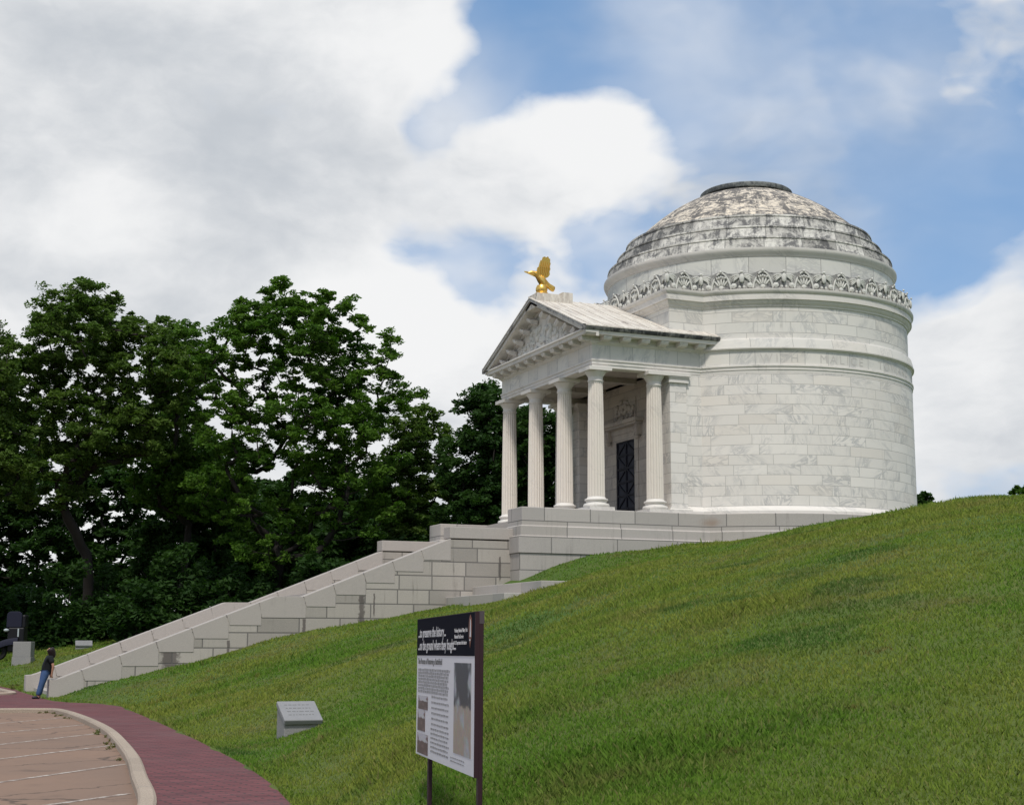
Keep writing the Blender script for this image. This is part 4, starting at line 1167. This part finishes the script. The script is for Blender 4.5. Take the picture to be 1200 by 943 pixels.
def make_tree(name, label, base, lobes, leaf, seed, nclu=120, per=260, size=0.24, crad=1.25, fork=0.28, trunk_r=0.45, group=None, lean=(0,0)):
    rg = np.random.default_rng(seed)
    base = np.array(base, float)
    vol = np.array([l[3]*l[4]*l[5] for l in lobes]); cents = []
    tries = 0
    while len(cents) < nclu and tries < nclu*60:
        tries += 1
        l = lobes[rg.choice(len(lobes), p=vol/vol.sum())]
        d = rg.normal(size=3); d /= np.linalg.norm(d)
        rr_ = (0.30+0.70*rg.random()**0.55)
        p = np.array(l[:3])+d*rr_*np.array(l[3:6])*(1-0.12*rg.random())
        if cents and np.min(np.linalg.norm((np.array(cents)-p)*np.array([1,1,1.5]), axis=1)) < crad*0.95*(1-0.4*tries/(nclu*60)): continue
        cents.append(p)
    cents = np.array(cents)
    zmin, ztop = cents[:,2].min(), cents[:,2].max()
    H = ztop-base[2]
    nodes = []; par = []
    nt = 10
    for k in range(nt+1):
        f = k/nt; nodes.append(base+np.array([lean[0]*f+0.18*math.sin(f*4+seed), lean[1]*f+0.18*math.cos(f*3+seed), H*fork*f-0.3*(1-f)])); par.append(k-1)
    order = np.argsort(np.linalg.norm(cents-nodes[-1], axis=1))
    tips = []
    for i in order:
        c_ = cents[i]; N_ = np.array(nodes[4:])
        dv = c_-N_; dist = np.linalg.norm(dv, axis=1)
        cost = dist*(1+1.3*np.clip(-dv[:,2]/(dist+1e-6)+0.15, 0, 1.2))
        cost[:max(0, nt-4)] *= 1.25
        j = int(np.argmin(cost))+4
        s = nodes[j]; L = np.linalg.norm(c_-s); m = max(2, int(L/0.9)); prev = j
        bend = np.array([rg.normal()*0.1, rg.normal()*0.1, -0.12])*L
        for k in range(1, m+1):
            f = k/m; q = s+(c_-s)*f+bend*4*f*(1-f)*0.5+rg.normal(size=3)*0.06*(k < m)
            nodes.append(q); par.append(prev); prev = len(nodes)-1
        tips.append(prev)
    cnt = np.zeros(len(nodes))
    for t in tips: cnt[t] += 1
    for k in range(len(nodes)-1, 0, -1): cnt[par[k]] += cnt[k]
    rad = trunk_r*(np.maximum(cnt, 0.6)/max(cnt[0], 1))**0.5
    for k in range(nt+1): rad[k] *= 1+0.5*(1-k/nt)**3
    bs = tuple(base)
    t = empty(name, bs, label, 'tree', group)
    mb = MB()
    ch = {}
    for k in range(1, len(nodes)): ch.setdefault(par[k], []).append(k)
    stack = [(0, None)]
    while stack:
        s, p0 = stack.pop()
        chain = [s] if p0 is None else [p0, s]
        cur = s
        while cur in ch:
            kids = sorted(ch[cur], key=lambda q: -cnt[q])
            for o_ in kids[1:]: stack.append((o_, cur))
            cur = kids[0]; chain.append(cur)
        if len(chain) > 1:
            rs = [rad[q] for q in chain]
            if p0 is not None: rs[0] = min(rad[p0]*0.9, rs[1]*1.05)
            mb.tube([nodes[q] for q in chain], rs, 7 if rs[0] > 0.12 else 5)
    mb.build('trunk', M_bark, t, org=bs, smooth=True, sharp=70)
    rads = crad*(0.75+0.55*rg.random(len(cents)))
    # each big spray breaks into smaller twigs' sprays
    subs = []; sr = []
    for c_, r_ in zip(cents, rads):
        k = 6
        d = rg.normal(size=(k,3)); d /= np.linalg.norm(d, axis=1)[:,None]
        subs.append(c_+d*r_*np.array([0.8,0.8,0.5])*(0.4+0.6*rg.random((k,1)))); sr.append(r_*(0.32+0.25*rg.random(k)))
    v, f = leaves(np.concatenate(subs), np.concatenate(sr), max(4, per//6), size, rg)
    np_mesh('crown', v, f, leaf, t, bs)
    return t
def lobe(px, py, rx, ry, t, depth=0.85):
    p = at(px, py, t); s = t/FPX
    return (p[0], p[1], p[2], rx*s*0.97, rx*s*0.97, ry*s)
def tbase(px, t):
    p = at(px, 700, t); return (p[0], p[1], float(ground(p[0], p[1]))-0.05)

make_tree('broadleaf_tree', 'tallest broad-crowned tree with bare dark limbs showing, left of the portico', tbase(322,100),
    [lobe(350,395,75,70,100),lobe(270,430,65,60,100),lobe(420,470,70,60,100),lobe(350,500,110,60,100),lobe(250,560,55,60,100),lobe(430,570,60,60,100),lobe(235,405,35,30,100),lobe(470,450,28,40,100),lobe(330,620,90,50,100),lobe(315,375,62,45,100),lobe(392,388,55,50,100),lobe(455,430,38,40,100)],
    M_leafA, 11, 370, 320, 0.145, 0.90, 0.25, 0.42, group='tall broadleaf trees along the wood')
make_tree('broadleaf_tree', 'second tall tree on the left with a rounded olive crown and several upright stems', tbase(100,104),
    [lobe(95,392,72,66,104),lobe(170,420,58,58,104),lobe(40,450,50,50,104),lobe(110,500,85,55,104),lobe(190,500,45,50,104),lobe(60,560,50,45,104),lobe(205,440,40,45,104)],
    M_leafB, 12, 370, 320, 0.145, 0.90, 0.25, 0.36, group='tall broadleaf trees along the wood')
make_tree('broadleaf_tree', 'tree at the far left edge of the photo with its crown cut off', tbase(-45,98),
    [lobe(-30,430,60,65,98),lobe(-50,520,80,60,98),lobe(5,540,35,60,98),lobe(-90,450,60,60,98)], M_leafB, 13, 220, 320, 0.15, 1.0, 0.30, 0.42, group='tall broadleaf trees along the wood')
make_tree('broadleaf_tree', 'slender pale green tree between the tallest tree and the dark one by the portico', tbase(478,106),
    [lobe(490,510,36,42,106),lobe(470,570,45,50,106),lobe(510,570,28,45,106),lobe(485,620,40,30,106)], M_leafB, 14, 150, 280, 0.15, 0.85, 0.35, 0.24, group='tall broadleaf trees along the wood')
make_tree('broadleaf_tree', 'dark dense tree right behind the columns of the portico', tbase(580,96),
    [lobe(570,500,36,55,96),lobe(600,540,60,70,96),lobe(540,550,28,55,96),lobe(645,540,50,60,96),lobe(580,600,70,40,96),lobe(690,560,50,60,96)], M_leafC, 15, 300, 360, 0.16, 0.95, 0.3, 0.4, group='tall broadleaf trees along the wood')
make_tree('broadleaf_tree', 'narrow leafy tree filling the gap between the two tallest trees', tbase(216,112),
    [lobe(214,430,42,58,112),lobe(210,500,52,60,112),lobe(240,560,55,55,112),lobe(185,560,45,50,112)], M_leafA, 16, 170, 330, 0.15, 0.95, 0.35, 0.28, group='tall broadleaf trees along the wood')
back = [(20,122,470,'low dark tree behind the far left tree'),(150,126,490,'dark tree behind the gap left of the tallest tree'),(235,118,520,'dark low tree behind the left limb of the tallest tree'),
        (380,122,540,'dark low tree behind the right limbs of the tallest tree'),(450,118,570,'dark low tree behind the slender pale tree'),(300,128,560,'dark tree behind the trunk of the tallest tree'),(-70,120,470,'dark tree behind the trees cut by the left edge')]
for i, (px, t, top, lab) in enumerate(back):
    h = 690-top
    make_tree('woodland_tree', lab, tbase(px, t), [lobe(px, top+45, 60, 45, t), lobe(px-30, top+h*0.5, 60, h*0.3, t), lobe(px+40, top+h*0.55, 55, h*0.32, t), lobe(px, top+h*0.85, 85, h*0.28, t), lobe(px-50, top+h*0.9, 60, h*0.25, t)],
        M_leafC, 40+i, 150, 250, 0.25, 1.3, 0.25, 0.33, group='dark trees in the wood behind')
# underwood: leafy shrubs along the foot of the trees
for i, px in enumerate(range(-60, 600, 44)):
    t = 97+7*((i*37) % 5)/4+ (3 if px < 140 else 0); b = tbase(px+((i*53) % 17-8), t); gy_ = b[2]
    rg = np.random.default_rng(200+i)
    yb = 757-(gy_+6.12)*FPX/t
    hgt = 62+((i*29) % 45)
    lob = [lobe(px, yb-hgt*0.55, 36, hgt*0.55, t), lobe(px+20, yb-hgt*0.3, 28, hgt*0.4, t), lobe(px-18, yb-hgt*0.3, 28, hgt*0.4, t)]
    sh = empty('shrub', b, ['leafy dark shrub filling the foot of the wood'][0], 'shrub', 'shrubs along the foot of the wood')
    cents = []
    for l in lob:
        d = rg.normal(size=(14,3)); d /= np.linalg.norm(d, axis=1)[:,None]
        cents.append(np.array(l[:3])+d*np.array(l[3:6])*(0.3+0.65*rg.random((14,1))))
    cents = np.concatenate(cents); cents[:,2] = np.maximum(cents[:,2], gy_+0.25)
    mb = MB()
    for c_ in cents[::3]: mb.tube([b, (np.array(b)*0.4+c_*0.6+np.array([0,0,-0.2])), c_], [0.06,0.04,0.015], 5)
    mb.build('stems', M_bark, sh, org=b)
    v, f = leaves(cents, np.full(len(cents), 0.85), 150, 0.22, rg, 0.8)
    np_mesh('foliage', v, f, M_leafC, sh, b)
# distant trees over the brow on the right
p = at(1085,597,105); bz = p[2]-4.0
make_tree('distant_tree', 'small dark tree peeping over the brow right beside the rotunda', (p[0], p[1], bz),
    [lobe(1084,590,10,12,105), lobe(1078,583,6,8,105), lobe(1090,582,5,6,105)], M_leafC, 71, 14, 150, 0.16, 0.42, 0.5, 0.12)
p = at(1194,580,90); bz = p[2]-3.5
make_tree('distant_tree', 'small bushy treetop over the brow at the right edge', (p[0], p[1], bz),
    [lobe(1197,577,9,7,90), lobe(1190,573,5,5,90), lobe(1204,575,8,7,90)], M_leafA, 72, 12, 120, 0.14, 0.35, 0.5, 0.1)

# ------------------------------------------------------------------ grass blades
def grass_mat():
    m, g = newmat('grass_blades')
    geo = g.node('ShaderNodeNewGeometry'); r = geo.outputs['Random Per Island']
    ob = g.node('ShaderNodeTexCoord').outputs['Object']
    n1 = g.noise(ob, 0.16, 5, 0.6); n2 = g.noise(ob, 0.45, 5, 0.65)
    c = g.mix(g.step(n1, 0.38, 0.62), (0.130,0.245,0.030), (0.250,0.290,0.052))
    c = g.mix(g.math('MULTIPLY', g.step(n2, 0.5, 0.72), 0.55), c, (0.28,0.235,0.085))
    n6 = g.noise(ob, 0.33, 3, 0.5)
    c = g.mix(g.math('MULTIPLY', g.step(n6, 0.60, 0.70), 0.65), c, (0.035,0.115,0.028))
    c = g.mix(g.math('MULTIPLY', g.step(g.noise(ob, 1.3, 3), 0.66, 0.74), 0.6), c, (0.17,0.10,0.045))
    c = g.mix(g.math('MULTIPLY', g.step(r, 0.8, 1.0), 0.7), c, (0.27,0.24,0.10))
    c = g.mix(g.math('MULTIPLY', g.math('SUBTRACT', 1.0, g.step(r, 0.0, 0.35)), 0.5), c, (0.05,0.12,0.018))
    finish(g, c, 0.7); g.b.inputs['Specular IOR Level'].default_value = 0.06
    tr = g.node('ShaderNodeBsdfTranslucent'); g.put(tr.inputs['Color'], c)
    mx = g.node('ShaderNodeMixShader'); mx.inputs[0].default_value = 0.42
    g.l.new(g.b.outputs[0], mx.inputs[1]); g.l.new(tr.outputs[0], mx.inputs[2])
    g.l.new(mx.outputs[0], g.n['Material Output'].inputs['Surface'])
    return m
M_grass = grass_mat()
rg = np.random.default_rng(5)
NB = 850000
tt = 8.5*(112/8.5)**(rg.random(NB)**0.80)
az = rg.uniform(-0.43, 0.50, NB)
NS2 = 380000           # thinner cover for the slopes to either side
t2 = 4.0*(75/4.0)**(rg.random(NS2)**0.80); a2 = np.where(rg.random(NS2) < 0.72, rg.uniform(0.50, 1.10, NS2), rg.uniform(-0.75, -0.43, NS2))
tt = np.concatenate([tt, t2*np.cos(a2)]); az = np.concatenate([az, a2])
gxp = CAM[0]+(hF[0]+_r[0]*np.tan(az))*tt; gyp = CAM[1]+(hF[1]+_r[1]*np.tan(az))*tt
ok = ~in_low(gxp-0.05, gyp)
rho = np.hypot(gxp, gyp)
ok &= ~((rho < 8.9) | ((np.abs(gyp) < 6.3) & (gxp > -16) & (gxp < 0)) | ((np.abs(gyp) < 5.25) & (gxp > -35.5) & (gxp < 0)))
ok &= ~((gxp > -18.95) & (gxp < -15.6) & (gyp > -13.2) & (gyp < -5))
gxp, gyp, tt = gxp[ok], gyp[ok], tt[ok]
gz = ground(gxp, gyp)
n = len(gz)
tuft = np.clip(np.sin(gxp*0.55+2.0*np.sin(gyp*0.37))*np.sin(gyp*0.61+1.1*np.sin(gxp*0.43)), 0, 1)
h = (0.032+0.042*rg.random(n))*(0.8+1.0*tuft**2)*(1+0.010*tt)
w = (0.003+0.00036*tt)*(0.7+0.6*rg.random(n))
a = rg.uniform(0, 2*PI, n); la = rg.uniform(0, 2*PI, n); ln = h*(0.25+0.6*rg.random(n))
base = np.stack([gxp, gyp, gz-0.01], 1)
wd = rg.random(n) < 0.006
h = np.where(wd, h*2.0, h); w = np.where(wd, w*1.3, w)
dx = np.stack([np.cos(a)*w, np.sin(a)*w, np.zeros(n)], 1)
tip = base+np.stack([np.cos(la)*ln, np.sin(la)*ln, h], 1)
mid = base+np.stack([np.cos(la)*ln*0.35, np.sin(la)*ln*0.35, h*0.6], 1)
v = np.stack([base-dx, base+dx, mid+dx*0.7, tip], 1).reshape(-1,3)
gr = np_mesh('grass', v, np.arange(n*4).reshape(n,4), M_grass); tag(gr, kind='stuff')
# weeds in the kerb gutter
kl = offset_line(kerb_line, -0.34); cents = []
for p_, q_ in zip(kl, kerb_line):
    if -44 < p_[1] < -16:
        for k in range(3):
            if rg.random() < (0.03 if p_[1] > -26 else 0.16 if p_[1] > -35 else 0.02): cents.append((p_[0]+rg.normal()*0.08, p_[1]+rg.normal()*0.2, ZP-0.07))
for k in range(14): cents.append((-35.75+rg.normal()*0.2, 4.6+rg.random()*1.6, ZP+0.1+0.2*rg.random()))
v, f = leaves(np.array(cents), np.full(len(cents), 0.08), 24, 0.03, rg, 0.6)
M_weed = leaf_mat('gutter_weeds', (0.06,0.09,0.02), (0.16,0.13,0.05))
o = np_mesh('gutter_weeds', v, f, M_weed); tag(o, kind='stuff')

# ------------------------------------------------------------------ sky, sun, camera
SUN_EL, SUN_AZ = math.radians(58), math.radians(205)     # compass-like: from +Y towards +X
world = bpy.data.worlds.new('World'); scene.world = world; world.use_nodes = True
g = G(world.node_tree); bg = world.node_tree.nodes['Background']
sky = g.node('ShaderNodeTexSky'); sky.sky_type = 'NISHITA'; sky.sun_disc = False
sky.sun_elevation = SUN_EL; sky.sun_rotation = SUN_AZ; sky.air_density = 1.0; sky.dust_density = 0.6; sky.ozone_density = 1.5
BG = 0.10
bg.inputs['Strength'].default_value = BG
D = g.node('ShaderNodeTexCoord').outputs['Generated']
flat = g.vmath('MULTIPLY', D, (1,1,1.7))
def warp(v, sc, amp, det=4):
    return g.vmath('ADD', v, g.vmath('MULTIPLY', g.vmath('SUBTRACT', g.noise(v, sc, det, 0.55, 0, True), (0.5,0.5,0.5)), (amp,amp,amp)))
wv = warp(flat, 4.0, 0.11, 5)
n1 = g.noise(wv, 5.0, 4, 0.58); n2 = g.noise(wv, 15, 3, 0.62); n3 = g.noise(wv, 6.5, 4, 0.56); n4 = g.noise(wv, 34, 6, 0.65)
field = g.math('ADD', g.math('MULTIPLY', g.math('SUBTRACT', n1, 0.5), 2.3), g.math('ADD', g.math('MULTIPLY', g.math('SUBTRACT', n2, 0.5), 0.9), g.math('MULTIPLY', g.math('SUBTRACT', n4, 0.5), 0.35)))
def blobs(start, lst):
    acc = start
    for px, py, sx_, amp in lst:
        d = sight(px, py)
        r = g.math('DIVIDE', g.vmath('DISTANCE', D, tuple(d)), sx_/FPX)
        e = g.math('POWER', 2.718, g.math('MULTIPLY', g.math('MULTIPLY', r, r), -1.0))
        acc = g.math('ADD', acc, g.math('MULTIPLY', e, amp))
    return acc
cover = blobs(0.12, [(860,80,140,-0.62),(740,60,80,-0.40),(630,45,70,-0.60),(590,20,50,-0.45),(1000,120,110,-0.45),(1120,285,70,-0.70),(1060,220,70,-0.45),(1190,215,50,-0.45),(555,310,62,-0.62),(500,150,45,-0.60),(560,110,50,-0.55),(690,60,60,-0.25),(930,130,90,-0.3),(460,300,45,-0.50),(700,285,50,-0.35),(300,90,60,-0.15),
     (150,180,330,0.45),(430,60,100,0.40),(660,185,70,0.75),(725,145,50,0.65),(560,215,60,0.45),(880,190,80,0.25),(1150,440,80,0.8),(1170,365,30,0.35),(780,0,60,0.30),(1150,30,70,0.40),(1110,110,45,0.25),(420,390,110,0.65),(520,410,70,0.5),(640,330,60,0.30),(120,330,190,0.55),(60,560,260,0.6),(430,560,200,0.4),(930,560,160,0.3)])
dens = g.math('ADD', field, cover)
al_ = g.step(dens, -0.30, 0.46)
haze_ = blobs(0.10, [(900,200,110,0.50),(1100,120,90,0.55),(1040,40,120,0.40),(780,10,90,0.40),(520,320,120,0.55),(700,300,110,0.50),(1000,260,60,0.25),(520,140,80,0.45)])
wisp = g.math('MULTIPLY', haze_, g.math('ADD', 0.35, g.math('MULTIPLY', g.step(n1, 0.35, 0.65), 0.85)))
al_ = g.math('MAXIMUM', al_, wisp)
greys = blobs(-0.02, [(140,120,150,0.22),(330,150,120,0.20),(60,30,90,0.12),(420,170,60,0.14),(860,210,80,0.14),(1180,560,150,0.16),(1100,480,50,0.02),(230,300,140,0.12),(600,260,60,0.10),(500,50,80,-0.22),(700,140,60,-0.25),(470,390,90,-0.25),(1150,400,60,-0.20),(150,240,70,-0.18)])
shade = g.step(g.math('ADD', greys, g.math('ADD', g.math('MULTIPLY', g.math('SUBTRACT', n3, 0.5), 1.15), g.math('MULTIPLY', g.math('SUBTRACT', n4, 0.5), 0.28))), -0.22, 0.42)
white = tuple(q/BG for q in (0.90,0.905,0.91)); grey = tuple(q/BG for q in (0.55,0.585,0.63))
cl = g.mix(shade, white, grey)
hz = g.math('SUBTRACT', 1.0, g.step(g.sep(D)[2], 0.02, 0.36))
skyc = g.mix(0.6, sky.outputs[0], tuple(q/BG for q in (0.165,0.385,0.74)))
skyc = g.mix(g.math('MULTIPLY', hz, 0.5), skyc, tuple(q/BG for q in (0.42,0.60,0.87)))
g.put(bg.inputs['Color'], g.mix(al_, skyc, cl))

sun = bpy.data.lights.new('sun', 'SUN'); sun.energy = 2.9; sun.angle = math.radians(6); sun.color = (1.0,0.95,0.87)
so = bpy.data.objects.new('sun', sun); COL.objects.link(so)
sd = Vector((math.sin(SUN_AZ)*math.cos(SUN_EL), math.cos(SUN_AZ)*math.cos(SUN_EL), math.sin(SUN_EL)))
so.rotation_euler = (-sd).to_track_quat('-Z', 'Y').to_euler(); so.location = sd*80

cam = bpy.data.cameras.new('camera'); cam.sensor_width = 36; cam.sensor_fit = 'HORIZONTAL'; cam.lens = FPX/1200*36; cam.clip_end = 8000; cam.clip_start = 0.1
co = bpy.data.objects.new('camera', cam); COL.objects.link(co)
M = Matrix((( cR[0], cU[0], -cF[0], CAM[0]*K), (cR[1], cU[1], -cF[1], CAM[1]*K), (cR[2], cU[2], -cF[2], CAM[2]*K), (0,0,0,1)))
co.matrix_world = M
scene.camera = co
scene.view_settings.view_transform = 'Standard'; scene.view_settings.look = 'None'
scene.view_settings.exposure = 0.0; scene.view_settings.gamma = 1.0; scene.view_settings.use_curve_mapping = False
scene.cycles.max_bounces = 6; scene.cycles.diffuse_bounces = 3
